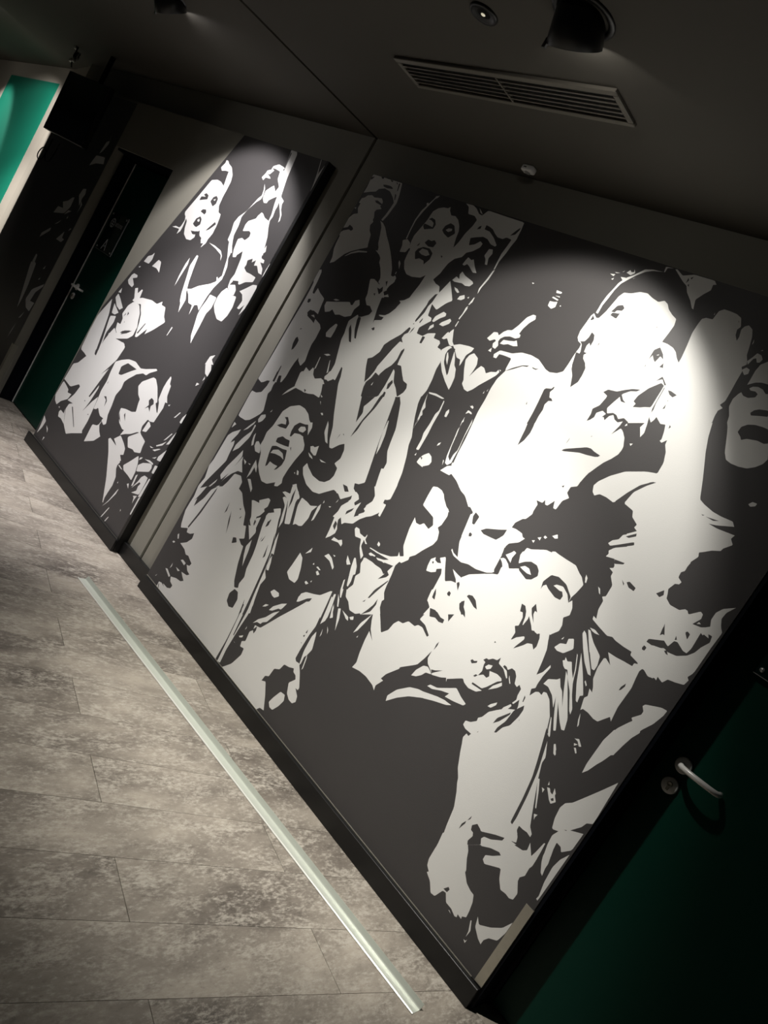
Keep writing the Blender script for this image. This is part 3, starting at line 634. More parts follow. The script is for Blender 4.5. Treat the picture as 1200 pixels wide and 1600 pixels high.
1 -2722,1373 -2700,1368 -2708,1362
1 -2139,1563 -2130,1531 -2119,1470 -2124,1493 -2124,1519 -2115,1533
1 -2049,1452 -2047,1407 -2043,1398 -2037,1411 -2037,1437
1 -2002,1393 -2010,1369 -2006,1356 -1970,1353
1 -3188,1308 -3019,1376 -3009,1344 -3016,1315 -3044,1339 -3060,1336 -3054,1308 -3059,1281 -3053,1253 -3063,1231 -3044,1190 -3026,1149 -3035,1127 -3059,1098 -3085,1070 -3113,1055 -3163,1051 -3183,1054 -3187,1197 -3148,1201 -3113,1219 -3099,1259 -3098,1290 -3130,1280 -3151,1258 -3189,1265
2 -3079,1291 -3084,1350 -3078,1350 -3076,1305
1 -3016,1086 -3029,1099 -3024,1126 -2997,1141 -2987,1130 -2994,1106 -3004,1095
1 -3183,1004 -3182,1014 -3162,1010 -3181,980
1 -3177,937 -3156,966 -3107,1004 -3110,975 -3126,936 -3128,916 -3107,939 -3097,918 -3093,870 -3086,829 -3105,782 -3125,734 -3151,669 -3173,587 -3172,574 -3184,632 -3169,686 -3179,719 -3190,752 -3181,788 -3180,821
1 -2927,822 -2896,801 -2893,766 -2883,735 -2870,717 -3038,626 -3028,683 -2995,750 -2978,809
1 -3083,925 -3060,979 -3027,1032 -3030,1068 -3019,1067 -3017,1000 -3048,923 -3080,889
1 -3072,754 -3058,812 -3029,882 -3011,929 -2993,900 -3007,838 -3018,794 -3049,737
1 -3088,1007 -3059,1054 -3037,1086 -3039,1067 -3064,1027
1 -3167,570 -3118,648 -3074,728 -3076,708 -3120,627 -3143,570
1 -3105,590 -3059,691 -3034,711 -3053,619
1 -2986,904 -2973,879 -2932,838 -2967,830 -2999,798 -3030,751 -3039,727 -3021,787 -3007,838
1 -2990,1037 -2980,1011 -2963,983 -2973,972 -2986,990 -2996,1022
1 -2957,1004 -2942,1014 -2917,1004 -2897,984 -2892,968 -2928,963 -2952,982
1 -2897,1204 -2867,1244 -2811,1275 -2766,1276 -2727,1264 -2699,1243 -2685,1237 -2672,1243 -2657,1221 -2657,1181 -2671,1198 -2672,1174 -2678,1160 -2643,1136 -2631,1113 -2638,1086 -2648,1047 -2656,996 -2658,948 -2646,925 -2661,900 -2682,892 -2688,909 -2735,876 -2777,869 -2818,890 -2856,919 -2882,973 -2917,1004 -2916,1035 -2923,1074 -2906,1119 -2900,1175
2 -2883,1132 -2859,1152 -2828,1160 -2840,1179 -2862,1187 -2841,1196 -2810,1174 -2812,1144 -2860,1133
2 -2762,1126 -2771,1151 -2771,1181 -2749,1208 -2709,1215 -2690,1223 -2671,1198 -2671,1163 -2708,1163 -2744,1152 -2752,1130
3 -2735,1177 -2728,1195 -2702,1206 -2685,1197 -2694,1178 -2721,1172
2 -2830,1064 -2833,1084 -2805,1106 -2776,1105 -2747,1110 -2731,1082 -2758,1075 -2807,1066
2 -2808,937 -2831,998 -2838,1037 -2811,1050 -2759,1057 -2730,1065 -2709,1023 -2709,993 -2727,960 -2741,950 -2732,976 -2765,971 -2795,971 -2798,948
3 -2823,1005 -2817,1025 -2784,1042 -2744,1040 -2718,1018 -2746,1022 -2789,1016
2 -2718,1083 -2715,1090 -2703,1072
1 -2873,832 -2853,842 -2807,811 -2804,792
1 -2884,832 -2889,891 -2889,933 -2855,908 -2842,884 -2872,899 -2872,863
1 -2974,897 -2944,894 -2945,878
1 -2930,895 -2908,899 -2911,892
1 -2964,1264 -2942,1304 -2904,1346 -2907,1380 -2921,1416 -2873,1435 -2794,1348 -2830,1336 -2877,1337 -2901,1332 -2934,1295
1 -2601,1021 -2586,1020 -2577,1005 -2588,1002
1 -2610,1002 -2606,1007 -2599,999
1 -2977,1162 -2969,1181 -2968,1169
1 -2607,893 -2600,906 -2560,913 -2573,946 -2560,967 -2495,930 -2494,919 -2542,893 -2567,900
1 -1071,1586 -1076,1574 -1060,1569 -1069,1558 -1092,1534 -1101,1510 -1119,1491 -1116,1483 -1106,1484 -1046,1530 -1040,1523 -1092,1484 -1104,1466 -1098,1457 -1101,1445 -1038,1462 -1032,1456 -1058,1440 -1057,1426 -1068,1419 -1050,1413 -1049,1399 -1027,1376 -1025,1335 -1035,1327 -1024,1317 -1022,1286 -1010,1256 -1023,1259 -1020,1248 -990,1240 -949,1231 -932,1238 -917,1234 -887,1233 -855,1235 -850,1234 -704,1337 -766,1432 -772,1427 -784,1439 -804,1426 -837,1424 -860,1437 -869,1463 -860,1489 -849,1492 -847,1501 -861,1508 -868,1524 -860,1535 -856,1570 -921,1670
2 -811,1328 -814,1348 -818,1367 -799,1336 -805,1336
2 -766,1342 -769,1355 -762,1344
2 -752,1379 -748,1385 -738,1382 -736,1366
2 -834,1288 -833,1299 -803,1314 -791,1322 -772,1313 -765,1338 -755,1341 -728,1328 -720,1327 -760,1298 -776,1302 -793,1299 -814,1288
2 -833,1260 -834,1274 -823,1272 -824,1261
1 -1124,1359 -1113,1351 -1108,1335 -1113,1334
1 -1065,1347 -1056,1345 -1045,1329 -1051,1331
1 -1011,1220 -996,1224 -973,1219 -981,1215 -999,1215
1 -1022,1190 -1022,1202 -1003,1185 -972,1148 -981,1141
1 -1013,1212 -1005,1214 -981,1192 -946,1167 -966,1152 -988,1179
1 -1651,1315 -1424,1440 -1425,1420 -1442,1401 -1462,1378 -1466,1351 -1446,1355 -1420,1357 -1407,1346 -1397,1345 -1408,1322 -1440,1298 -1447,1277 -1439,1249 -1438,1236 -1434,1188 -1428,1180 -1451,1166 -1483,1156 -1535,1149 -1574,1139 -1631,1212
1 -1536,1090 -1512,1119 -1474,1144 -1429,1173 -1410,1181 -1417,1198 -1411,1215 -1423,1227 -1437,1235 -1427,1243 -1417,1244 -1396,1234 -1385,1223 -1366,1234 -1352,1247 -1362,1259 -1376,1278 -1373,1314 -1357,1328 -1343,1329 -1327,1343 -1299,1353 -1275,1356 -1277,1366 -1248,1364 -1210,1364 -1173,1365 -1148,1350 -1132,1343 -1112,1324 -1118,1288 -1124,1267 -1123,1246 -1115,1260 -1100,1239 -1094,1214 -1109,1195 -1097,1172 -1095,1150 -1114,1122 -1106,1105 -1393,906
2 -1434,1188 -1437,1232 -1416,1222 -1409,1183 -1426,1177
2 -1440,1246 -1444,1274 -1440,1297 -1407,1321 -1395,1344 -1364,1330 -1377,1291 -1363,1258 -1345,1276 -1324,1289 -1297,1290 -1280,1278 -1272,1260 -1286,1237 -1304,1227 -1330,1234 -1347,1239 -1350,1244 -1385,1223 -1396,1234 -1417,1249
3 -1426,1257 -1412,1274 -1405,1286 -1393,1284 -1397,1261 -1392,1243
3 -1350,1251 -1336,1264 -1316,1265 -1296,1250 -1313,1246 -1335,1248
2 -1236,1230 -1244,1256 -1230,1291 -1202,1300 -1164,1293 -1126,1266 -1123,1246 -1142,1268 -1170,1281 -1194,1274 -1202,1265 -1173,1262 -1163,1265 -1152,1253 -1153,1237 -1175,1234 -1212,1245 -1227,1253 -1235,1244
2 -1256,1123 -1266,1149 -1250,1150 -1236,1136 -1228,1120 -1220,1089 -1210,1092 -1217,1129 -1192,1108 -1178,1093 -1169,1097 -1155,1096 -1148,1103 -1137,1084 -1185,1051 -1188,1066 -1209,1050 -1223,1027 -1227,1024 -1227,1053 -1242,1070 -1231,1079 -1234,1111 -1245,1126
2 -1225,1157 -1220,1178 -1199,1156 -1209,1156 -1207,1143 -1189,1119 -1212,1139
2 -1471,1048 -1467,1057 -1451,1063 -1429,1056 -1405,1032 -1422,1032 -1454,1044
2 -1480,1018 -1469,1030 -1465,1014 -1441,997 -1429,981 -1443,985 -1451,980
2 -1573,1278 -1555,1296 -1506,1319 -1477,1335 -1477,1310 -1494,1281 -1518,1277 -1554,1272
1 -1120,1346 -1123,1357 -1113,1351 -1109,1333
1 -1765,1369 -1715,1352 -1676,1325 -1661,1331 -1645,1319 -1638,1275 -1633,1230 -1626,1195 -1596,1144 -1623,1149 -1637,1158 -1638,1152 -1616,1139 -1572,1136 -1539,1147 -1501,1149 -1454,1162 -1431,1176 -1442,1220 -1614,1448
2 -1634,1324 -1609,1317 -1610,1281 -1621,1280 -1635,1305
2 -1610,1243 -1606,1250 -1595,1247 -1594,1238 -1604,1233
1 -1452,1159 -1489,1134 -1507,1112 -1533,1090 -1555,1092 -1586,1097 -1570,1085 -1551,1073 -1542,1062 -1564,1057 -1587,1041 -1610,1070 -1642,1118 -1663,1101 -1645,1087 -1661,1080 -1676,1083 -1681,1093 -1696,1076 -1693,1048 -1686,1028 -1663,1035 -1645,1048 -1650,1058 -1630,1072 -1619,1054 -1616,1023 -1614,990 -1613,956 -1609,939 -1593,935 -1584,924 -1592,887 -1361,1040
2 -1684,1069 -1682,1075 -1676,1073 -1676,1065
2 -1598,961 -1603,982 -1604,998 -1591,980 -1585,960
2 -1551,1010 -1548,1022 -1537,1020 -1534,1007 -1544,1005
2 -1539,1064 -1532,1073 -1524,1066 -1517,1042
2 -1482,1010 -1469,1030 -1461,1016 -1455,1001 -1438,989 -1449,982 -1469,992
2 -1578,925 -1555,931 -1533,926 -1567,903
1 -1867,1229 -1871,1271 -1872,1313 -1852,1321 -1823,1320 -1805,1309 -1792,1297 -1764,1277 -1747,1272 -1736,1249 -1738,1208 -1747,1191 -1730,1179 -1718,1151 -1723,1126 -1752,1082 -1770,1049 -1789,1030 -1786,1017 -1808,989 -1819,989 -1827,966 -1818,926 -1811,880 -1801,835 -1784,795 -1763,773 -1856,711 -1964,836 -1962,847 -1986,880 -1983,911 -1936,916 -1877,913 -1866,904 -1851,911 -1867,876 -1835,905 -1829,919 -1846,927 -1835,959 -1878,948 -1918,937 -1932,941 -1890,954 -1870,968 -1921,961 -1986,954 -1986,958 -1927,965 -1871,982 -1840,1002 -1846,1019 -1831,1007 -1815,1017 -1843,1048 -1851,1074 -1864,1122 -1869,1170 -1850,1155 -1829,1157 -1815,1173 -1782,1164 -1772,1187 -1792,1213 -1824,1220
2 -1860,792 -1852,833 -1818,901 -1816,895 -1837,840 -1853,792
2 -1874,762 -1864,779 -1865,768
2 -1831,749 -1817,784 -1814,814 -1806,791 -1813,753 -1847,717
1 -2139,1173 -2036,1228 -2027,1170 -2044,1156 -2047,1138 -2032,1141 -2027,1084 -2039,1085 -2042,1097 -2070,1074 -2096,1043 -2120,1019 -2136,1037 -2111,1061 -2125,1086 -2106,1117 -2109,1142
2 -2050,1137 -2053,1154 -2029,1164 -2043,1146
1 -2077,969 -2033,979 -2033,992 -2030,970 -2010,960 -2018,956 -2037,966 -2031,932 -1998,915 -1998,894 -2027,919 -2044,956
1 -1963,986 -1964,1000 -1948,992 -1949,986
1 -1978,935 -1939,945 -1941,939
1 -2677,714 -2652,734 -2644,679
1 -2625,772 -2590,795 -2605,806 -2564,832 -2547,809 -2538,780 -2510,726 -2505,676 -2492,632 -2477,576 -2452,481 -2581,614 -2616,712
1 -2496,741 -2475,694 -2452,644 -2469,642 -2490,685
2 -2593,713 -2596,741 -2581,761 -2581,726
2 -2580,638 -2576,670 -2575,659
2 -2501,597 -2517,663 -2496,611
1 -2455,584 -2459,617 -2457,635 -2442,609 -2429,571 -2444,567
1 -2450,563 -2419,536 -2430,488 -2437,525
1 -2611,897 -2598,904 -2569,902 -2556,909 -2563,946 -2578,952 -2557,969 -2531,945 -2518,946 -2500,921 -2501,898 -2484,856 -2462,802 -2494,787 -2525,845 -2551,883
1 -2591,876 -2582,886 -2554,887 -2534,845 -2510,790 -2513,753 -2534,805 -2551,854
2 -2522,852 -2544,915 -2544,950 -2523,892
1 -2479,893 -2481,935 -2438,935 -2408,931 -2369,950 -2385,916 -2379,880 -2390,834 -2407,825 -2431,822 -2443,810
1 -2356,879 -2365,950 -2356,968 -2347,948 -2347,892
1 -2349,975 -2351,991 -2344,983
1 -2284,1013 -2279,1035 -2278,1024
1 -2310,982 -2295,988 -2300,980
1 -2312,1050 -2234,1070 -2221,1087 -2240,1104 -2298,1079
1 -2271,1039 -2234,1070 -2231,1093 -2212,1108 -2192,1103 -2177,1089 -2191,1066 -2179,1056 -2157,1084 -2159,1046 -2151,1015 -2115,1048 -2114,1065 -2126,1069 -2117,1095 -2098,1116 -2094,1155 -2069,1168 -2051,1147 -2043,1094 -2069,1064 -2106,1038 -2122,1013 -2136,989 -2179,970 -2190,956 -2213,978 -2220,963 -2210,942 -2197,927 -2195,907 -2212,881 -2229,863 -2234,906 -2246,960 -2257,959 -2246,992 -2246,1020 -2221,1055
2 -2200,999 -2203,1016 -2175,1047 -2177,1031
2 -2271,1039 -2230,1074 -2223,1084 -2217,1068 -2229,1045 -2253,1024
2 -2228,926 -2230,952 -2213,946 -2207,916
1 -2111,977 -2109,988 -2088,990 -2073,977 -2038,976 -2035,993 -2030,970 -2013,959 -2037,966 -2032,937 -1995,912 -1998,894 -2033,926 -2053,962 -2087,953
1 -2194,874 -2189,891 -2158,893 -2142,905 -2128,892 -2127,879 -2152,885
1 -1989,957 -1959,960 -1901,968 -1942,957
1 -1976,933 -1970,943 -1939,945 -1963,931
1 -1929,941 -1887,951 -1881,944
1 -1963,986 -1963,999 -1950,996 -1950,983
1 -2324,629 -2319,672 -2314,737 -2286,726 -2262,685 -2245,639 -2250,616 -2290,611
1 -2285,749 -2265,792 -2260,772 -2267,766
1 -2181,800 -2166,820 -2138,815 -2100,790 -2101,778 -2139,798
1 -2140,830 -2126,833 -2128,826
1 -2214,736 -2211,746 -2205,739
1 -2176,721 -2169,731 -2150,723 -2160,712
1 -2188,738 -2181,745 -2157,741 -2165,736
1 -2202,652 -2197,661 -2178,659 -2188,647
1 -2174,672 -2169,681 -2168,671
1 -2059,846 -2069,870 -2030,848 -2046,836
1 -1980,768 -1988,768 -2019,839 -2031,880 -2023,884 -1995,859 -1980,829 -1988,821 -1980,794
1 -1976,876 -1988,908 -1961,911 -1881,918 -1859,909 -1867,876 -1842,896 -1780,823 -1929,726 -1957,729 -1974,761 -1961,790 -1975,824 -1962,847
1 -2013,784 -1991,729 -1985,708 -2005,736 -2017,776
1 -2350,507 -2337,527 -2300,531 -2290,520 -2310,499 -2328,499
1 -2183,561 -2185,602 -2163,624 -2120,641 -2086,657 -2047,703 -2038,707 -2034,680 -2037,656
2 -2172,568 -2139,606 -2116,622 -2119,603
1 -2022,666 -2018,706 -2012,699 -2007,676
1 -3179,616 -3172,574 -3176,533 -3177,487 -3166,454 -3151,416 -3139,400 -3088,426 -3082,404 -3049,413 -3022,432 -3015,403 -3038,368 -3080,339 -3025,333 -2997,318 -2974,325 -2947,316 -2922,309 -2928,292 -2950,285 -2924,266 -2895,261 -2909,247 -2959,238 -2931,223 -2910,214 -2929,199 -2971,192 -3014,175 -2998,155 -2967,149 -2971,130 -2995,118 -3038,117 -3077,106 -3075,87 -3079,78 -2808,78 -2390,357 -2408,415 -2422,470 -2434,521 -2455,584 -2467,635 -2477,675 -2513,724 -2581,796 -2613,779 -2627,759 -2615,731 -2603,678 -2581,614 -2570,573 -2561,502 -2544,464 -2553,423 -2543,402 -2569,392 -2592,416 -2629,489 -2657,569 -2676,567 -2710,581 -2677,600 -2712,652 -2731,644 -2762,697 -2806,721 -2856,761 -2904,767 -2915,767 -3119,660
2 -3084,428 -3057,533 -3038,671 -3040,695 -3046,679 -3072,525 -3094,432
2 -3134,533 -3094,603 -3076,663 -3044,699 -3119,660 -3134,607 -3154,558 -3140,578
2 -2809,551 -2845,614 -2858,656 -2831,609
2 -2897,622 -2902,684 -2889,639
2 -2740,538 -2752,565 -2730,575 -2711,559
2 -2567,318 -2577,354 -2560,388 -2530,389 -2508,362 -2507,315 -2537,304
2 -2452,315 -2469,393 -2444,332
2 -2431,329 -2442,410 -2460,528 -2480,639 -2513,718 -2488,692 -2455,584 -2433,451 -2413,341
2 -2783,655 -2775,674 -2774,662
2 -2814,692 -2806,700 -2802,690
2 -2590,715 -2588,763 -2579,733
2 -2571,644 -2561,684 -2562,655
2 -2504,595 -2517,663 -2496,606
1 -3134,361 -3127,371 -3109,349 -3117,344
1 -3144,312 -3136,322 -3121,322 -3131,311
1 -3009,278 -2996,289 -2963,287 -2966,272
1 -3015,233 -2974,235 -2987,224
1 -3055,201 -3054,235 -3047,217
1 -3085,183 -3068,190 -3020,175 -3026,164
1 -3128,111 -3119,126 -3123,112
2 -3060,78 -3072,96 -3067,99 -3054,78
2 -3052,112 -3046,119 -3022,108
2 -3077,342 -3110,355 -3128,384 -3086,424 -3078,406 -3049,413 -3022,432 -3015,403 -3038,368
1 -2593,494 -2624,541 -2641,579 -2628,622 -2610,573 -2599,520
1 -2768,766 -2755,773 -2712,781 -2722,791 -2671,830 -2654,827 -2648,795 -2662,775 -2650,767 -2663,739 -2681,717 -2629,663 -2644,613 -2704,669 -2714,705 -2749,746
2 -2700,665 -2712,688 -2683,668
2 -2674,685 -2680,706 -2666,702 -2664,679
2 -2683,719 -2656,743 -2657,734
1 -2650,78 -2813,234 -2435,473 -2412,430 -2401,399 -2398,345 -2403,271 -2404,211 -2405,151 -2396,78
2 -2460,369 -2453,368 -2435,232 -2417,78 -2435,78 -2436,183 -2447,295
2 -2445,461 -2436,464 -2415,363 -2409,226 -2415,228 -2432,370
1 -2372,78 -2362,89 -2330,127 -2306,192 -2312,223 -2339,216 -2347,239 -2327,253 -2335,300 -2321,316 -2326,341 -2289,351 -2260,397 -2224,455 -2176,526 -2144,575 -2118,620 -2120,641 -2084,655 -2038,707 -2033,669 -2026,599 -2017,544 -2023,497 -2024,425 -2022,377 -2010,369 -1989,373 -1962,349 -1920,298 -1921,286 -1937,285 -1906,265 -1898,243 -1911,226 -1936,226 -1962,239 -1984,278 -1961,311 -1973,324 -1992,327 -2000,340 -2026,327 -2057,319 -2066,287 -2094,270 -2098,227 -2118,215 -2122,187 -2098,199 -2059,154 -2023,103 -2049,97 -2063,78
2 -2324,319 -2311,345 -2304,327 -2308,307
2 -2051,473 -2043,483 -2041,471
2 -2047,491 -2044,510 -2039,492
2 -2042,445 -2036,447 -2036,443
1 -2183,561 -2188,586 -2169,620 -2132,636 -2117,637 -2120,622 -2164,579
1 -2344,506 -2335,525 -2299,526 -2294,515 -2310,499 -2328,499
1 -2346,429 -2336,449 -2316,457 -2328,441
1 -2300,440 -2289,467 -2252,505 -2225,523 -2234,494 -2240,482 -2254,478 -2281,449
1 -2345,340 -2328,372 -2295,405 -2269,446 -2240,473 -2257,433 -2274,393 -2295,377 -2301,364 -2325,359
1 -2379,246 -2357,264 -2356,253 -2371,243
1 -2366,288 -2366,308 -2362,299
1 -2391,208 -2375,208 -2385,207
1 -2023,148 -2015,177 -1996,222 -1967,227 -1955,205 -1965,170 -1984,136 -2005,134
1 -1985,365 -2003,429 -2007,497 -1999,529 -1990,514 -1968,459 -1976,426 -1985,409 -1981,379
1 -1961,361 -1969,393 -1979,430 -1969,415 -1958,371
1 -2003,565 -2017,642 -2027,689 -2016,686 -1993,642 -1988,592
1 -1975,613 -1998,665 -1962,625
1 -1970,523 -1977,558 -1968,535
1 -1943,555 -1963,581 -1948,570
1 -2086,657 -2061,684 -2038,707 -2028,646 -2019,582
1 -2000,583 -2007,622 -2023,703 -2013,709 -2001,669 -1987,608 -1996,583
1 -1974,617 -1996,672 -1984,658 -1968,618
1 -1917,591 -1955,656 -1963,670 -1951,678 -1930,641
1 -1974,673 -2003,716 -1983,702 -1967,675
1 -1987,710 -1998,745 -1993,748 -1980,712
1 -1939,677 -1914,675 -1894,673 -1886,660 -1901,660
1 -1889,676 -1872,691 -1865,679 -1877,671
1 -1831,639 -1824,691 -1797,751 -1804,710 -1818,658
1 -1805,634 -1802,646 -1800,637
1 -1979,758 -1809,866 -1795,829 -1782,791 -1746,754 -1714,719 -1691,748 -1685,782 -1672,803 -1649,807 -1631,829 -1596,830 -1585,843 -1563,847 -1524,830 -1519,839 -1558,861 -1593,864 -1583,903 -1581,923 -1611,943 -1618,987 -1557,1026 -1354,767 -1381,749 -1419,733 -1430,742 -1458,755 -1471,771 -1472,803 -1482,762 -1495,724 -1553,670 -1553,662 -1590,611 -1600,583 -1586,583 -1604,547 -1598,528 -1618,539 -1665,545 -1704,542 -1745,531 -1739,558 -1751,596 -1762,651 -1766,691 -1728,669 -1765,700 -1785,733 -1794,752 -1809,799 -1812,815 -1824,766 -1842,728 -1872,703 -1908,698 -1936,722 -1962,730
2 -1861,789 -1841,845 -1837,845 -1854,793
2 -1874,762 -1864,779 -1865,769
2 -1580,924 -1566,928 -1542,930 -1518,922 -1499,925 -1496,910 -1516,904 -1538,908 -1562,897
2 -1468,809 -1471,833 -1467,848 -1464,831
2 -1433,747 -1416,755 -1389,774 -1418,743 -1422,736
2 -1598,961 -1604,996 -1594,983 -1583,961
1 -1492,677 -1487,706 -1469,738 -1451,746 -1433,740 -1422,733 -1445,724 -1455,705 -1472,687
1 -1527,532 -1534,552 -1512,596 -1470,639 -1434,657 -1394,668 -1350,687 -1301,700 -1295,691 -1339,674 -1403,641 -1453,610 -1493,573
1 -1506,947 -1155,1180 -1116,1125 -1116,1116 -1095,1074 -1085,1029 -1077,984 -1063,1005 -1054,1040 -1049,1033 -1055,994 -1056,962 -1054,946 -1065,935 -1057,913 -1047,936 -1037,943 -1023,941 -1023,954 -1012,958 -991,946 -958,902 -950,882 -934,840 -928,820 -1169,624 -1244,613
2 -1361,757 -1302,803 -1289,794 -1264,789 -1231,798 -1214,815 -1262,809 -1262,816 -1219,821 -1207,836 -1184,876 -1171,888 -1177,895 -1199,897 -1230,888 -1220,872 -1226,861 -1243,863 -1259,848 -1254,870 -1262,892 -1262,902 -1274,904 -1267,916 -1257,917 -1245,930 -1228,935 -1221,951 -1216,930 -1190,926 -1162,906 -1159,909 -1175,928 -1196,931 -1194,939 -1184,939 -1174,933 -1164,947 -1149,947 -1135,935 -1125,911 -1112,907 -1108,919 -1095,911 -1093,886 -1088,872 -1095,854 -1089,853 -1079,879 -1069,856 -1068,845 -1096,828 -1090,844 -1096,848 -1112,822 -1114,812 -1126,800 -1149,774 -1159,745 -1170,732 -1167,721 -1185,702 -1204,694 -1204,677 -1189,671 -1159,672 -1163,659 -1174,662 -1178,643 -1169,624 -1222,581
3 -1254,889 -1247,903 -1231,910 -1231,896 -1243,885
3 -1196,833 -1189,855 -1167,885 -1160,876 -1171,859
3 -1164,787 -1158,800 -1141,820 -1139,810 -1151,790
3 -1158,922 -1138,901 -1141,899 -1154,912
3 -1409,690 -1401,702 -1369,711 -1328,741 -1303,760 -1270,747 -1238,739 -1244,728 -1289,714 -1324,706 -1316,726 -1352,712 -1385,694
3 -1414,662 -1368,680 -1321,695 -1284,699 -1302,686 -1355,664 -1398,643
2 -1316,872 -1311,880 -1302,879 -1291,887 -1289,880 -1305,866
2 -1274,835 -1268,846 -1259,848 -1266,836
2 -1275,977 -1275,984 -1268,982
2 -1113,754 -1110,779 -1079,826 -1078,817 -1097,775
2 -1091,733 -1091,753 -1078,790 -1074,839 -1053,875 -1047,860 -1048,832 -1057,789 -1075,766 -1084,737
2 -1066,880 -1071,903 -1065,898 -1063,882
2 -1040,820 -1040,829 -1039,824
2 -1144,691 -1141,698 -1141,693
2 -1227,1024 -1225,1054 -1243,1071 -1218,1089 -1214,1125 -1181,1094 -1170,1099 -1161,1090 -1150,1102 -1140,1091 -1132,1061 -1136,1045 -1150,1058 -1167,1050 -1177,1034 -1201,1004 -1199,1014 -1184,1056 -1191,1062 -1214,1042
2 -1117,1120 -1095,1074 -1085,1029 -1077,984 -1063,1005 -1054,1040 -1114,1122
1 -1078,1096 -1068,1119 -1048,1129 -1052,1148 -1036,1159 -1018,1130 -1040,1098 -1063,1092
1 -1073,1132 -1068,1145 -1068,1135
1 -1028,1078 -1022,1083 -1025,1093 -1012,1085 -999,1093 -984,1072 -965,1051 -975,1078 -999,1125 -995,1123 -972,1080 -957,1040 -936,1005 -910,970 -906,952 -916,960 -950,1011 -982,1043 -996,1063 -1006,1060 -1016,1065
1 -925,1013 -947,1048 -989,1136 -945,1083 -905,1028 -914,1020 -909,998 -916,999
1 -1022,1190 -1021,1201 -1011,1197 -962,1142 -932,1109 -921,1094 -932,1093 -962,1117 -992,1151
1 -1013,1212 -986,1197 -972,1186 -931,1164 -921,1134 -921,1115 -931,1114 -974,1163
1 -1010,1221 -992,1224 -971,1218 -989,1214
1 -927,1067 -926,1072 -914,1062 -915,1057
1 -1039,975 -1034,998 -1008,1015 -1001,1025 -984,1003 -971,995 -942,955 -967,999 -998,1057 -984,1046 -936,979 -905,935 -893,898 -903,894 -923,912 -963,959 -916,880 -923,874 -945,908 -979,968 -966,933 -992,963 -1019,977
1 -923,848 -939,866 -955,905 -951,903 -922,853
1 -909,1092 -917,1129 -917,1166 -911,1170 -887,1160 -916,1190 -884,1192 -857,1196 -828,1199 -828,1210 -817,1215 -779,1242 -755,1206 -772,1202 -795,1213 -802,1204 -798,1175 -792,1142 -793,1101 -794,1067 -790,1038 -787,1018 -797,1028 -809,1010 -821,991 -837,989 -862,994 -882,993 -887,985 -899,1024 -892,1036 -901,1059 -887,1054 -894,1070
2 -821,1112 -821,1125 -814,1143 -811,1134 -816,1117
1 -865,935 -875,955 -881,977 -877,970 -864,943
1 -897,841 -892,846 -880,832 -877,815
1 -774,898 -772,932 -769,976 -759,1015 -741,1050 -734,1062 -742,1068 -723,1094 -723,1106 -734,1118 -730,1127 -686,1149 -667,1152 -668,1133 -679,1093 -696,1059 -709,1020 -716,983 -723,945 -723,940
1 -856,1240 -874,1275 -679,1455 -666,1437 -666,1368 -666,1297 -668,1286 -674,1271 -666,1264 -670,1245 -694,1236 -717,1230 -726,1212 -746,1219 -744,1207 -752,1210 -768,1202 -786,1211 -798,1211 -802,1196 -822,1198 -817,1215 -821,1218 -852,1224
2 -833,1291 -832,1300 -792,1321 -770,1313 -765,1338 -755,1341 -728,1328 -715,1328 -711,1348 -714,1403 -706,1400 -704,1404 -687,1402 -694,1412 -682,1413 -677,1393 -690,1367 -697,1343 -710,1323 -735,1304 -759,1299 -769,1309 -786,1297 -815,1289
2 -811,1328 -816,1354 -812,1357 -799,1336 -806,1336
2 -750,1376 -750,1384 -737,1381 -737,1364
2 -766,1345 -769,1355 -760,1345
2 -835,1265 -833,1275 -824,1273 -824,1261 -831,1260
2 -774,1296 -768,1302 -757,1291 -765,1291
1 -807,1424 -790,1439 -774,1430 -749,1457 -739,1453 -736,1438 -749,1412 -723,1417 -701,1432 -711,1453 -711,1478 -700,1499 -672,1521 -686,1494 -688,1472 -676,1450 -664,1437 -666,1380 -764,1359
3 -739,1419 -736,1428 -728,1425
1 -1040,293 -1037,320 -1050,369 -1063,435 -1087,483 -1103,507 -1110,523 -1131,548 -1156,596 -1175,639 -1158,670 -1184,679 -1202,674 -1203,693 -1175,710 -1162,722 -1172,735 -961,900 -942,864 -934,840 -933,858 -895,789 -895,767 -874,712 -831,621 -812,582 -794,567 -793,556 -810,560 -827,557 -843,557 -841,541 -826,525 -820,509 -837,500 -816,504
2 -913,766 -947,868 -923,844 -890,734 -874,647 -864,569 -864,543 -873,545 -883,634 -896,710
2 -1007,394 -1008,416 -1000,434 -998,425
2 -998,438 -993,462 -991,450
2 -969,424 -975,439 -967,449 -962,456 -945,451 -937,447 -892,475 -860,491 -861,479 -895,452 -918,442 -924,430 -913,413 -951,377 -958,389 -952,413 -958,423
1 -1039,295 -1047,344 -959,425 -948,411 -958,389 -936,364 -926,342 -906,312 -905,304 -880,282 -856,274 -840,273 -829,252 -822,223 -819,199 -832,190 -830,181 -848,183 -845,173 -853,169 -876,178 -902,178 -921,201 -934,197 -947,161 -965,157 -990,184 -1017,197 -1012,204 -1029,215 -1037,236 -1039,281
2 -936,204 -924,223 -916,219 -919,205
1 -882,167 -877,169 -867,164
1 -933,448 -836,538 -820,509 -826,505 -838,501 -817,499 -789,506 -778,517 -783,543 -756,512 -751,543 -738,525 -737,492 -741,479 -739,451 -750,434 -748,421 -727,390 -728,365 -741,358 -757,360 -778,356 -800,379 -815,408 -867,376 -880,383 -881,400 -859,417 -838,439 -848,443 -879,431 -910,411 -921,423 -921,439 -899,451 -864,477 -861,493 -893,476
1 -802,204 -799,207 -783,179 -785,152 -788,173
1 -787,141 -779,142 -776,150 -777,135
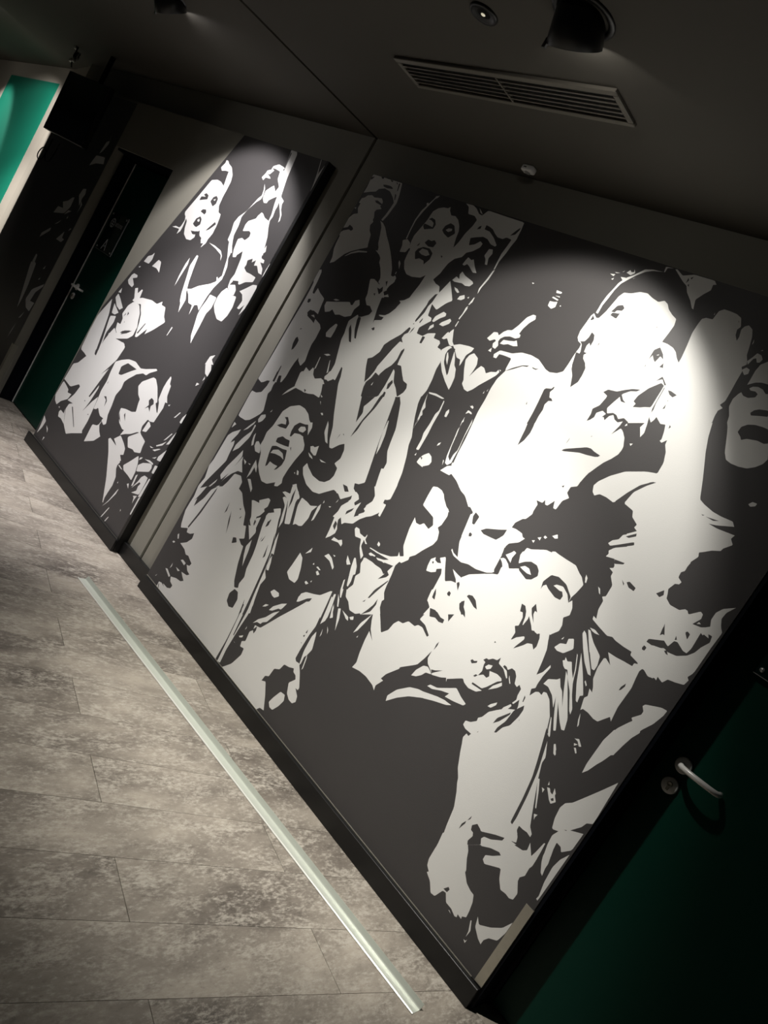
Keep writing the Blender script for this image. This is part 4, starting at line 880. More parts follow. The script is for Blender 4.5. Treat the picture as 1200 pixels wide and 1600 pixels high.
1 -789,233 -772,217 -736,242 -706,272 -689,311 -689,268 -697,229 -723,212 -733,193 -733,176 -750,182 -778,202
1 -852,901 -847,903 -838,909 -819,894 -826,889 -838,900
1 -840,881 -845,888 -832,892
1 -837,876 -831,880 -820,868 -823,864
1 -772,831 -776,864 -775,918 -774,958 -768,986 -764,1005 -701,1055 -696,1047 -708,1018 -716,983 -725,949 -740,904 -750,881 -761,849
1 -753,631 -763,660 -768,698 -762,720 -744,738 -719,783 -695,827 -666,883 -659,751 -659,731 -675,719 -681,699 -696,677 -703,666 -665,687 -666,622 -689,593 -699,605 -716,606 -714,586 -706,556 -725,538 -736,579 -740,613 -731,637 -748,629
2 -720,653 -712,659 -712,656
1 -878,718 -872,722 -852,688 -828,640 -832,639 -854,678
1 -851,706 -840,707 -840,694
1 -839,725 -842,738 -835,729
1 -837,718 -828,722 -819,713 -810,712 -815,733 -803,722 -802,715 -788,701 -799,685 -810,691
2 -808,697 -802,706 -796,700 -801,694
1 -825,622 -813,628 -816,616 -814,607
1 -939,866 -933,871 -922,849 -927,850
1 -897,841 -892,846 -873,820 -873,814 -881,816
1 -757,513 -752,538 -747,575 -743,577 -740,547 -737,505 -741,484 -741,454 -752,430 -782,484
1 -721,524 -728,543 -732,586 -716,606 -712,576 -701,536 -701,518 -696,493 -705,497
1 -672,425 -670,438 -680,483 -685,538 -679,573 -664,607 -665,424
1 -2844,78 -2874,80 -2713,267 -2436,78"""
MURAL_MID = """1 -3928,2403 -3870,2403 -3857,2386 -3844,2313 -3831,2247 -3815,2198 -3799,2150 -3753,2132 -3756,2114 -3737,2084 -3711,2061 -3697,2031 -3704,2017 -3719,2054 -3758,2090 -3789,2118 -3783,2090 -3785,2072 -3774,2034 -3781,2009 -3762,1973 -3726,1925 -3701,1868 -3678,1822 -3844,1774 -3855,1813 -3903,1763 -3941,1753 -3956,1784 -3965,1843 -3944,1854 -3919,1846 -3895,1865 -3881,1883 -3887,1905 -3909,1912 -3968,1896 -3975,1936 -3966,1959 -3910,1989 -3907,2007 -3889,2032 -3870,2028 -3839,2012 -3791,2004 -3796,2041 -3820,2099 -3832,2142 -3864,2123 -3888,2106 -3891,2088 -3918,2084 -3948,2104 -3959,2149 -3927,2179 -3909,2192 -3871,2163 -3861,2194 -3909,2230 -3925,2274 -3981,2280 -4009,2277 -3981,2268 -4005,2239 -4038,2242 -3989,2228 -3975,2219 -4025,2217 -4033,2198 -4060,2210 -4044,2237 -4041,2256 -4011,2268 -4010,2289 -3968,2309 -3912,2303 -3897,2297 -3914,2357
2 -3897,2297 -3921,2391 -3910,2387 -3894,2283 -3909,2289
1 -4001,2181 -3973,2157 -3957,2119 -3960,2095 -3989,2070 -4029,2013 -4048,1966 -4031,1916 -4027,1856 -3997,1803 -3955,1761 -3994,1756 -4038,1810 -4061,1816 -4068,1863 -4090,1919 -4075,1959 -4037,1999 -4017,2034 -3990,2094 -3970,2117 -3981,2150
1 -3584,2229 -3589,2260 -3610,2333 -3637,2403 -3633,2403 -3597,2319 -3598,2330 -3584,2379
1 -4489,2214 -4492,2233 -4470,2232 -4445,2217 -4400,2204 -4350,2164 -4331,2124 -4328,2074 -4329,2024 -4321,1970 -4289,1933 -4259,1929 -4250,1909 -4238,1862 -4235,1807 -4253,1763 -4268,1737 -4302,1727 -4321,1756 -4356,1764 -4380,1792 -4409,1767 -4395,1742 -4422,1715 -4473,1709 -4524,1730 -4549,1765 -4566,1807 -4628,1838 -4638,1853 -4584,1976 -4536,2091 -4476,2106 -4429,2102 -4380,2085 -4396,2132 -4407,2174 -4447,2172 -4482,2164 -4509,2181
2 -4553,1952 -4552,1978 -4505,1986 -4535,1994 -4517,2008 -4481,2000 -4473,1976 -4515,1964
2 -4430,1972 -4423,2002 -4396,2017 -4367,2004 -4360,1972 -4381,1950 -4401,1959
3 -4409,1988 -4388,1999 -4389,1985
2 -4477,1895 -4463,1913 -4429,1918 -4413,1903 -4419,1887
2 -4488,1809 -4481,1846 -4449,1868 -4422,1855 -4408,1824 -4434,1800 -4456,1800
2 -4472,1767 -4428,1773 -4393,1783 -4409,1755 -4440,1753
3 -4463,1839 -4450,1853 -4432,1841 -4444,1832
2 -4322,1804 -4308,1827 -4273,1876 -4251,1865 -4291,1821
1 -4691,1737 -4658,1751 -4611,1751 -4600,1763 -4593,1806 -4609,1831 -4590,1824 -4577,1763 -4580,1733 -4602,1710 -4604,1744 -4658,1739
1 -4279,1706 -4276,1735 -4314,1738 -4326,1763 -4252,1783 -4250,1742
1 -4221,1753 -4156,1754 -4069,1744 -4032,1720 -4023,1692 -4047,1723 -4130,1741
1 -4333,1433 -4343,1502 -4342,1581 -4331,1623 -4315,1582 -4326,1500
1 -4276,1657 -4255,1656 -4240,1590 -4213,1499 -4183,1438 -4149,1400 -4151,1350 -4155,1316 -4184,1367 -4200,1376 -4224,1418 -4262,1519 -4288,1583
1 -4197,1458 -4154,1469 -4099,1507 -4001,1552 -3963,1577 -3946,1610 -3923,1637 -3916,1606 -3934,1573 -3951,1540 -3967,1481 -3975,1389 -4012,1411 -4041,1401 -4042,1338 -4061,1394 -4107,1393 -4151,1434
1 -3975,1601 -3968,1607 -3939,1585 -3954,1580
1 -4050,1838 -4026,1844 -3999,1811 -3965,1753 -3964,1726 -3931,1682 -3918,1632 -3926,1603 -3943,1645 -3973,1724 -4027,1790
1 -3931,1743 -3958,1782 -3972,1845 -3939,1861 -3895,1853 -3874,1819 -3857,1850 -3860,1889 -3733,1923 -3701,1854 -3679,1809 -3644,1806 -3638,1789 -3669,1786 -3623,1761 -3605,1731 -3638,1731 -3681,1763 -3707,1755 -3714,1786 -3740,1765 -3748,1786 -3785,1765 -3775,1742 -3778,1721 -3740,1706 -3694,1707 -3640,1704 -3641,1675 -3702,1656 -3743,1627 -3771,1631 -3813,1625 -3825,1601 -3775,1617 -3745,1593 -3739,1562 -3773,1554 -3829,1586 -3841,1629 -3830,1666 -3851,1759 -3878,1811 -3904,1777 -3902,1751
2 -3818,1630 -3765,1643 -3752,1624 -3796,1613
1 -3863,1461 -3871,1512 -3860,1549 -3831,1582 -3768,1556 -3711,1564 -3693,1505 -3698,1450 -3720,1406 -3774,1404 -3828,1432
1 -3876,1504 -3948,1500 -3951,1465 -3966,1405 -3964,1365 -3940,1304 -3921,1249 -3884,1208 -3887,1254 -3887,1316 -3892,1396 -3871,1438
1 -3709,1598 -3666,1631 -3629,1663 -3592,1671 -3584,1656 -3584,1570 -3588,1527 -3609,1484 -3607,1547 -3631,1513 -3653,1512 -3643,1561 -3672,1590
1 -3584,1732 -3589,1720 -3592,1764 -3586,1804 -3584,1803
1 -3700,1848 -3694,1882 -3673,1849 -3694,1824
1 -4674,1475 -4644,1518 -4605,1511 -4569,1451 -4614,1463
1 -4147,1163 -4140,1222 -4129,1222 -4140,1169
1 -3661,1161 -3654,1214 -3615,1236 -3626,1205 -3589,1187
1 -4804,1460 -4787,1503 -4749,1521 -4731,1543 -4720,1495 -4735,1463
1 -4683,1462 -4646,1517 -4608,1514 -4573,1451 -4616,1465
1 -4873,1304 -4861,1346 -4842,1363 -4791,1364 -4782,1350 -4829,1332 -4776,1300 -4784,1280 -4843,1286
1 -4833,1414 -4808,1425 -4816,1412
1 -4911,1204 -4893,1242 -4877,1209
1 -4700,1214 -4690,1231 -4740,1287 -4710,1300 -4681,1269 -4657,1305 -4642,1305 -4631,1251 -4602,1264 -4485,1285 -4413,1283 -4367,1315 -4359,1295 -4307,1296 -4272,1246 -4231,1221 -4310,1141 -4374,1088 -4374,1125 -4438,1044 -4461,1039 -4492,1122 -4526,1178 -4592,1223 -4645,1212
2 -4462,1066 -4426,1146 -4418,1145 -4447,1065
1 -4716,1001 -4735,1043 -4691,1045 -4699,1084 -4733,1106 -4717,1171 -4675,1212 -4597,1221 -4533,1175 -4490,1103 -4487,1037 -4523,1004 -4640,963 -4666,985 -4555,1032 -4525,1057 -4629,1019 -4655,989 -4682,986
2 -4635,1216 -4618,1214 -4582,1226 -4531,1176 -4497,1127 -4473,1075 -4513,1128 -4539,1173 -4593,1215
2 -4705,1095 -4695,1126 -4689,1115
2 -4667,1115 -4679,1139 -4657,1133
2 -4662,1066 -4661,1078 -4656,1071
2 -4631,994 -4611,1029 -4548,1051 -4563,1026
1 -4943,1144 -5013,1004 -5015,883 -5005,752 -4945,745 -4807,798 -4883,1048
1 -4860,1048 -4790,1069 -4779,1027 -4803,941 -4769,820 -4782,811 -4800,886
1 -4861,1069 -4887,1131 -4783,1096 -4815,1071
1 -4912,1165 -4902,1197 -4849,1179 -4762,1138 -4789,1115 -4847,1124
1 -4736,1004 -4677,981 -4601,995 -4659,953 -4634,945 -4535,964 -4516,954 -4527,906 -4763,815 -4783,885 -4759,958
1 -5010,866 -4860,921 -4807,784 -4781,783 -4786,821 -4783,871 -4763,935 -4770,954 -4555,1032 -4524,1006 -4551,965 -4503,949 -4521,850 -4608,715 -4554,775 -4583,669 -4615,550 -4599,550 -4580,601 -4563,653 -4554,632 -4570,528 -4596,449 -4549,537 -4507,594 -4496,546 -4487,487 -4479,428 -4485,355 -4471,344 -4587,290 -4648,257 -4730,292 -4803,375 -4794,416 -4752,438 -4835,427 -4792,489 -4772,555 -4798,562 -4886,507 -4994,514 -5012,514 -4999,637 -4947,665 -4891,737 -4933,743 -4999,747
2 -4659,953 -4605,972 -4522,1003 -4548,963
2 -4742,417 -4731,422 -4596,333 -4600,327
2 -4522,456 -4517,466 -4507,461
2 -4638,509 -4630,516 -4623,506
1 -5005,502 -4939,493 -4891,483 -4884,464 -4826,475 -4841,432 -4910,387 -4941,348 -4987,361 -5019,392
1 -4865,326 -4855,345 -4796,342 -4809,373 -4730,292 -4800,304 -4846,298
1 -4902,347 -4887,357 -4881,345
1 -4404,317 -4411,439 -4345,462 -4327,511 -4335,467 -4297,436 -4261,419 -4306,367
1 -5017,229 -4961,209 -4971,152 -4999,101 -5002,160
1 -4930,193 -4888,183 -4875,159
1 -4884,96 -4891,122 -4873,123
1 -4523,839 -4462,876 -4394,906 -4311,922 -4226,909 -4155,931 -4125,904 -4163,902 -4206,891 -4294,809 -4318,779 -4310,735 -4332,679 -4313,612 -4304,555 -4271,503 -4295,485 -4400,519 -4432,533 -4489,514 -4497,573 -4512,636 -4505,708 -4519,772
2 -4421,791 -4434,840 -4382,884 -4327,886 -4260,889 -4307,857 -4385,799
2 -4447,622 -4422,633 -4390,613 -4387,573 -4405,613
2 -4488,695 -4484,717 -4481,701
2 -4482,496 -4443,542 -4389,511 -4332,515 -4352,455 -4421,434 -4445,388 -4469,447
1 -4242,894 -4150,935 -4068,969 -4051,963 -4111,924 -4136,898 -4174,896 -4235,864 -4289,862
1 -4154,818 -4140,854 -4052,919 -4020,920 -3967,890 -3905,834 -3881,806 -3896,838 -3910,908 -3908,953 -3898,989 -3884,982 -3868,950 -3850,945 -3833,884 -3800,854 -3822,851 -3811,818 -3820,758 -3826,717 -3865,705 -3892,706 -3911,653 -3895,615 -3926,607 -3978,569 -4032,544 -4073,518 -4061,557 -4085,553 -4148,570 -4200,613 -4207,644 -4154,660 -4083,672 -4042,690 -4064,739 -4070,763 -4109,778
2 -3979,795 -3965,818 -3935,815 -3916,797 -3933,777 -3917,746 -3950,763 -3978,741 -3955,774
2 -3903,809 -3891,821 -3867,800 -3847,771
2 -3905,834 -3907,846 -3873,822 -3839,774 -3845,771
2 -4206,624 -4137,575 -4169,587
2 -4142,626 -4138,641 -4097,600
1 -3990,544 -3912,607 -3899,619 -3876,611 -3827,602 -3809,598 -3806,561 -3795,528 -3851,507 -3883,511 -3937,498
1 -3878,700 -3860,701 -3833,688 -3847,643 -3887,632
1 -4165,448 -4151,462 -4050,450 -4094,475 -4059,518 -3992,498 -3954,477 -3974,434 -3931,410 -4048,351
1 -3654,1161 -3645,1218 -3584,1158 -3584,1113 -3618,1121
1 -3607,1078 -3605,1108 -3596,1094
1 -3640,1033 -3644,1053 -3617,1055
1 -3674,817 -3646,863 -3638,864 -3661,822
1 -3584,819 -3604,818 -3602,850 -3584,880
1 -3656,677 -3617,742 -3609,742 -3636,693
1 -3694,628 -3650,661 -3623,687 -3641,653 -3686,625
1 -3614,672 -3584,766 -3584,717 -3590,684
1 -3746,600 -3703,607 -3728,596
1 -3703,595 -3658,623 -3636,631 -3659,613 -3679,597
1 -3783,849 -3764,861 -3769,848
1 -4167,448 -4150,462 -4047,452 -4112,474 -4064,520 -4021,494 -3983,494 -3954,480 -3939,446 -3971,431 -3932,398 -3943,375 -3937,354 -3898,316 -3886,264 -3892,226 -3897,177 -3887,147 -3895,148 -3981,267 -4094,388
1 -3935,379 -3923,385 -3872,378 -3892,374
1 -3888,402 -3850,444 -3796,511 -3766,475 -3747,427 -3743,373 -3798,379 -3862,381
1 -3879,125 -3845,187 -3819,270 -3811,280 -3813,245 -3844,176
1 -3839,76 -3809,157 -3801,158 -3829,79
1 -3784,78 -3770,115 -3763,116 -3774,81
1 -3692,193 -3699,206 -3688,203
1 -3856,297 -3853,310 -3848,300
1 -3764,339 -3748,351 -3730,325
1 -3758,467 -3724,499 -3663,526 -3639,530 -3625,512 -3630,487 -3742,433
1 -3775,493 -3773,511 -3750,522 -3757,507
1 -3727,522 -3677,539 -3634,540 -3630,532
1 -3707,341 -3680,400 -3671,432 -3650,454 -3613,457 -3608,437 -3609,348 -3686,323 -3650,354 -3656,379 -3646,401 -3662,404
1 -3640,314 -3626,282 -3625,311 -3619,336 -3655,317
1 -3584,345 -3608,337 -3598,459 -3584,462
1 -3584,231 -3595,229 -3597,337 -3584,344
1 -3621,569 -3623,590 -3590,640 -3584,652 -3584,593 -3585,576
1 -3584,497 -3605,494 -3610,539 -3584,547
1 -3717,350 -3727,415 -3713,428 -3704,359
1 -3671,558 -3635,581 -3642,567"""
MURAL_FAR = """1 -6232,1849 -6215,1896 -6195,1939 -6044,1951 -6014,1901 -6138,1885
1 -6166,1958 -6158,2003 -6143,2058 -6101,2074 -6128,2121 -6092,2050 -6132,1982
1 -6426,1410 -6400,1471 -6302,1477 -6356,1518 -6277,1546 -6234,1582 -6200,1590 -6189,1513 -6240,1447
1 -6149,1620 -6133,1676 -6083,1687 -6057,1650 -6072,1611 -6062,1552
1 -6036,1497 -6037,1549 -6072,1594 -6021,1571
1 -6231,1440 -6197,1484 -6137,1490
1 -6450,1192 -6451,1229 -6334,1305 -6325,1280
1 -6157,1253 -6115,1300 -6082,1335 -6072,1285 -6026,1284 -6054,1254
1 -6028,1354 -6024,1377 -5995,1380
1 -6308,1339 -6221,1398 -6262,1358
1 -6161,1422 -6153,1450 -6140,1431
1 -6221,649 -6382,997 -6305,1015 -6278,1005 -6226,832 -6214,716
1 -6364,1003 -6361,1073 -6329,1068 -6314,1013
1 -6153,745 -6129,836 -5982,923 -5975,927 -5975,908 -5978,902 -6052,833 -6067,756 -5982,766 -5997,689 -6083,696
1 -6115,593 -6065,665 -6085,608
1 -6132,416 -6129,477 -6109,554 -6112,502
1 -6125,1010 -6100,1044 -6099,1017
1 -6114,922 -6089,948 -6089,930"""

def soften(p):
    """round the blunt corners of a traced outline, keep the sharp tips"""
    out = []
    n = len(p)
    for i in range(n):
        a, b, c = Vector(p[i - 1]), Vector(p[i]), Vector(p[(i + 1) % n])
        u, v = a - b, c - b
        if u.length < 1e-6 or v.length < 1e-6:
            continue
        if u.angle(v) > math.radians(75):
            for w in (0.26, 0.09):
                out.append(b + u * w)
            for w in (0.09, 0.26):
                out.append(b + v * w)
        else:
            out.append(b)
    return out

def mural(outline, text, label, group):
    """one flat sheet; the outlines of the print are cut into it as faces of two colours"""
    verts = [Vector(p) for p in outline]
    faces = [list(range(len(outline)))]
    layer = [0]
    for line in text.strip().split('\n'):
        t = line.split()
        pts = [tuple(float(v) / 1000.0 for v in q.split(',')) for q in t[1:]]
        ar = sum(pts[i - 1][0] * pts[i][1] - pts[i][0] * pts[i - 1][1] for i in range(len(pts)))
        if ar < 0:
            pts = pts[::-1]
        pts = soften(pts)
        if len(pts) < 3:
            continue
        b = len(verts)
        verts += [Vector((p[0], p[1])) for p in pts]
        faces.append(list(range(b, b + len(pts))))
        layer.append(int(t[0]))
    v2, e2, f2, ov, oe, of = delaunay_2d_cdt(verts, [], faces, 1, 1e-5)
    co = np.array([(v[0], v[1]) for v in v2])
    cen = np.array([co[list(f)].mean(axis=0) for f in f2])
    best = np.full(len(f2), -1)
    for f, ly in zip(faces, layer):
        P = np.array([(verts[i][0], verts[i][1]) for i in f])
        cand = np.where((best < ly) & (cen >= P.min(axis=0)).all(axis=1) & (cen <= P.max(axis=0)).all(axis=1))[0]
        if not len(cand):
            continue
        x, y = cen[cand, 0][:, None], cen[cand, 1][:, None]
        Q = np.roll(P, -1, axis=0)
        x0, y0, x1, y1 = P[:, 0], P[:, 1], Q[:, 0], Q[:, 1]
        up = ((y0 <= y) & (y1 > y)).astype(int)
        dn = ((y0 > y) & (y1 <= y)).astype(int)
        left = ((x1 - x0) * (y - y0) - (x - x0) * (y1 - y0)) > 0
        wind = (up * left).sum(axis=1) - (dn * ~left).sum(axis=1)
        best[cand[wind != 0]] = ly
    bm = bmesh.new()
    bv = [bm.verts.new((v[0], Y_MUR - 0.0012, v[1])) for v in v2]
    for f, top in zip(f2, best):
        if top < 0:
            continue
        try:
            fc = bm.faces.new([bv[i] for i in f])
        except ValueError:
            continue
        fc.material_index = 1 if top % 2 else 0
    bmesh.ops.delete(bm, geom=[v for v in bm.verts if not v.link_faces], context='VERTS')
    rim = [e for e in bm.edges if len(e.link_faces) == 1]
    r = bmesh.ops.extrude_edge_only(bm, edges=rim)
    bmesh.ops.translate(bm, verts=[g for g in r['geom'] if isinstance(g, bmesh.types.BMVert)], vec=(0, 0.0011, 0))
    o = tag(obj('mural', bm, 'mural_dark'), label, 'mural', group)
    o.data.materials.append(M['mural_white'])
    return o

GRP = 'black and white crowd murals'
mural([(-3.192, 0.077), (-0.6575, 0.077), (-0.6575, 2.4125), (-3.192, 2.4125)], MURAL_BIG,
      'large black and white stencil mural of shouting faces between the two doors, lit from above', GRP)
mural([(-5.0285, 0.0745), (-3.589, 0.0745), (-3.589, 2.404), (-4.445, 2.404), (-5.012, 1.06)], MURAL_MID,
      'narrow black and white mural with a slanted edge and a man in a flat cap', GRP)
mural([(-7.2, 0.0745), (-5.972, 0.0745), (-5.972, 2.39), (-7.2, 2.39)], MURAL_FAR,
      'unlit dark mural with faint grey marks below the hanging television', GRP)

# ------------------------------------------------------------------ doors
def lever(door, x, y, z, side=1, parent_name='lever_handle'):
    """round rose, bent lever pointing to +x*side, separate keyhole rose below; door face at y (normal -y)"""
    bm = bmesh.new()
    ax = Matrix.Translation((x, y, z)) @ Matrix.Rotation(math.radians(90), 4, 'X')
    lathe(bm, [(0.0, 0.0), (0.026, 0.0), (0.026, 0.006), (0.0235, 0.009), (0.013, 0.0095), (0.0, 0.0095)], ax)
    h = obj('lever_handle', bm, 'satin', None, True); keep(h, door)
    bm = bmesh.new()
    pts = [(x, y - 0.006, z), (x, y - 0.022, z)]
    for i in range(0, 15):
        t = i / 14
        a = math.radians(8 + 164 * t)
        pts.append((x + side * 0.064 * (1 - math.cos(a)), y - 0.022 - 0.040 * math.sin(a) ** 0.7, z + 0.003 * math.sin(a)))
    pts.append((x + side * 0.128, y - 0.010, z))
    tube(bm, pts, 0.0088, 16)
    l = obj('lever', bm, 'satin', None, True); l.parent = h
    bm = bmesh.new()
    zk = z - 0.075
    ax = Matrix.Translation((x, y, zk)) @ Matrix.Rotation(math.radians(90), 4, 'X')
    lathe(bm, [(0.0, 0.0), (0.026, 0.0), (0.026, 0.006), (0.0235, 0.009), (0.0, 0.0095)], ax)
    k = obj('keyhole_rose', bm, 'satin', None, True); keep(k, door)
    bm = bmesh.new()
    ax2 = Matrix.Translation((x, y - 0.0095, zk + 0.004)) @ Matrix.Rotation(math.radians(90), 4, 'X')
    lathe(bm, [(0.0085, 0.0), (0.0085, 0.003), (0.006, 0.0035), (0.004, 0.0015), (0.0, 0.0015)], ax2, 24)
    c = obj('lock_cylinder', bm, 'steel_dull', None, True); c.parent = k
    bm = bmesh.new(); add_box(bm, x - 0.0045, x + 0.0045, y - 0.0125, y - 0.009, zk - 0.017, zk - 0.002, 0.0015)
    c2 = obj('lock_plug', bm, 'steel_dull'); c2.parent = k

def door(name, x0, x1, yface, hx, label):
    leaf = box(name, x0 + 0.024, x1 - 0.024, yface, yface + 0.045, 0.008, D_H - 0.03, 'green_door', None, 0.002)
    struct(leaf, label)
    # frame lining: left jamb, right jamb, head, with stops
    for nm, a in (('jamb', (x0 - 0.001, x0 + 0.012)), ('jamb', (x1 - 0.012, x1 + 0.001))):
        j = box(nm, a[0], a[1], Y_MUR + 0.075 if name == 'door_1' else Y_MUR + 0.002, YB - 0.05, 0, D_H, 'navy'); j.parent = leaf
    j = box('frame_head', x0, x1, Y_MUR + 0.02, YB - 0.05, D_H - 0.018, D_H - 0.0005, 'navy'); j.parent = leaf
    for a in ((x0 + 0.012, x0 + 0.0235), (x1 - 0.0235, x1 - 0.012)):
        s = box('stop', a[0], a[1], yface - 0.014, yface + 0.02, 0, D_H - 0.018, 'navy'); s.parent = leaf
    lever(leaf, hx, yface, 1.03)
    return leaf

door1 = door('door_1', D_L0, D_L1, 2.60, -5.862, 'dark green door in the recess beside the far mural')
door2 = door('door_2', D_R0, D_R1, 2.535, -0.568, 'dark green door at the right of the large mural')
# bright seal along the latch side of the far door
s = box('seal', D_L0 + 0.020, D_L0 + 0.0265, 2.5925, 2.605, 0.006, D_H - 0.03, 'bright_edge'); s.parent = door1
# backing behind the openings
struct(box('wall_behind', -7.25, 2.2, YB, YB + 0.1, 0, CEIL, 'black_matt'))

# ------------------------------------------------------------------ corner guards
def guard(x0, x1, z0, z1, side, label):
    """angle of sheet metal round the outer corner at x1 (side=+1: corner on the right)"""
    bm = bmesh.new()
    if side > 0:
        add_box(bm, x0, x1 + 0.0015, Y_MUR - 0.0045, Y_MUR - 0.003, z0, z1)
        add_box(bm, x1, x1 + 0.0015, Y_MUR - 0.003, Y_MUR + 0.0018, z0, z1)
    else:
        add_box(bm, x0 , x1, Y_MUR - 0.0035, Y_MUR - 0.002, z0, z1)
        add_box(bm, x1, x1 + 0.0015, Y_MUR - 0.0035, Y_MUR + 0.035, z0, z1)
    return tag(obj('corner_guard', bm, 'steel_dull'), label, 'corner guard', 'metal corner guards')
guard(-0.687, -0.6565, 0.081, 0.392, 1, 'dull metal corner guard at the bottom right corner of the large mural')
guard(-6.0, -5.966, 0.08, 0.42, -1, 'dim metal corner guard at the foot of the far door recess')

# ------------------------------------------------------------------ acrylic door signs
def sign(x0, x1, z0, z1, yface, label, marks):
    t = tag(empty('door_sign', (x0, yface, z0)), label, 'sign', 'acrylic door signs')
    p = box('plate', x0, x1, yface - 0.016, yface - 0.010, z0, z1, 'acrylic', t, 0.001)
    rim = bmesh.new()
    add_box(rim, x0, x1, yface - 0.0165, yface - 0.0095, z0 - 0.002, z0)
    add_box(rim, x1, x1 + 0.002, yface - 0.0165, yface - 0.0095, z0 - 0.002, z1)
    r = obj('plate_edge_glint', rim, 'grey_plastic'); r.parent = p  # pale strips paint a highlight along the plate's bottom and side
    for sx in (x0 + 0.018, x1 - 0.018):
        for sz in (z0 + 0.018, z1 - 0.018):
            bm = bmesh.new()
            ax = Matrix.Translation((sx, yface, sz)) @ Matrix.Rotation(math.radians(90), 4, 'X')
            lathe(bm, [(0.0, 0.0), (0.006, 0.0), (0.006, 0.0175), (0.0075, 0.0175), (0.0075, 0.0195), (0.0, 0.0205)], ax, 20)
            s = obj('spacer_screw', bm, 'steel', None, True); keep(s, t)
    if marks:
        bm = bmesh.new()
        yy = yface - 0.0165
        cx, cz = marks
        # round emblem: ring with three short cross strokes
        R0, R1 = 0.036, 0.029
        ro = [bm.verts.new((cx + R0 * math.cos(a * math.pi / 16), yy, cz + R0 * math.sin(a * math.pi / 16))) for a in range(32)]
        ri = [bm.verts.new((cx + R1 * math.cos(a * math.pi / 16), yy, cz + R1 * math.sin(a * math.pi / 16))) for a in range(32)]
        for i in range(32):
            j = (i + 1) % 32
            bm.faces.new((ro[i], ro[j], ri[j], ri[i]))
        add_box(bm, cx - 0.004, cx + 0.004, yy - 0.0004, yy, cz - 0.028, cz + 0.028)
        add_box(bm, cx - 0.02, cx + 0.02, yy - 0.0004, yy, cz + 0.006, cz + 0.013)
        add_box(bm, cx - 0.02, cx + 0.02, yy - 0.0004, yy, cz - 0.013, cz - 0.006)
        e = obj('emblem', bm, 'mark'); e.parent = p; e['label'] = 'round pale emblem'
        bm = bmesh.new()
        # lettering too small to read: a run of five letter-sized strokes
        for i in range(5):
            lx = cx + 0.052 + i * 0.024
            add_box(bm, lx, lx + 0.006, yy - 0.0004, yy, cz - 0.014, cz + 0.014)
            add_box(bm, lx + 0.006, lx + 0.016, yy - 0.0004, yy, cz + (0.007 if i % 2 else -0.014), cz + (0.014 if i % 2 else -0.007))
            add_box(bm, lx + 0.0125, lx + 0.0165, yy - 0.0004, yy, cz - 0.014, cz + 0.014)
        e = obj('lettering', bm, 'grey_plastic'); e.parent = p; e['label'] = 'small unreadable lettering'
        bm = bmesh.new()
        bx, bz = x0 + 0.125, z0 + 0.012
        for a, b in (((bx - 0.035, bz), (bx, bz + 0.085)), ((bx, bz + 0.085), (bx + 0.03, bz))):
            tube(bm, [(a[0], yy, a[1]), (b[0], yy, b[1])], 0.0022, 6)
        add_box(bm, bx - 0.009, bx + 0.004, yy - 0.0004, yy, bz + 0.024, bz + 0.036)
        e = obj('pictogram', bm, 'mark'); e.parent = p; e['label'] = 'thin pointed outline mark'
    return t
sign(-5.875, -5.60, 1.355, 1.655, 2.60, 'dark green acrylic sign with a round emblem on the far door', (-5.80, 1.575))
sign(-0.5565, -0.2815, 1.387, 1.687, 2.535, 'dark acrylic sign with a steel screw on the near door, at the right picture edge', None)

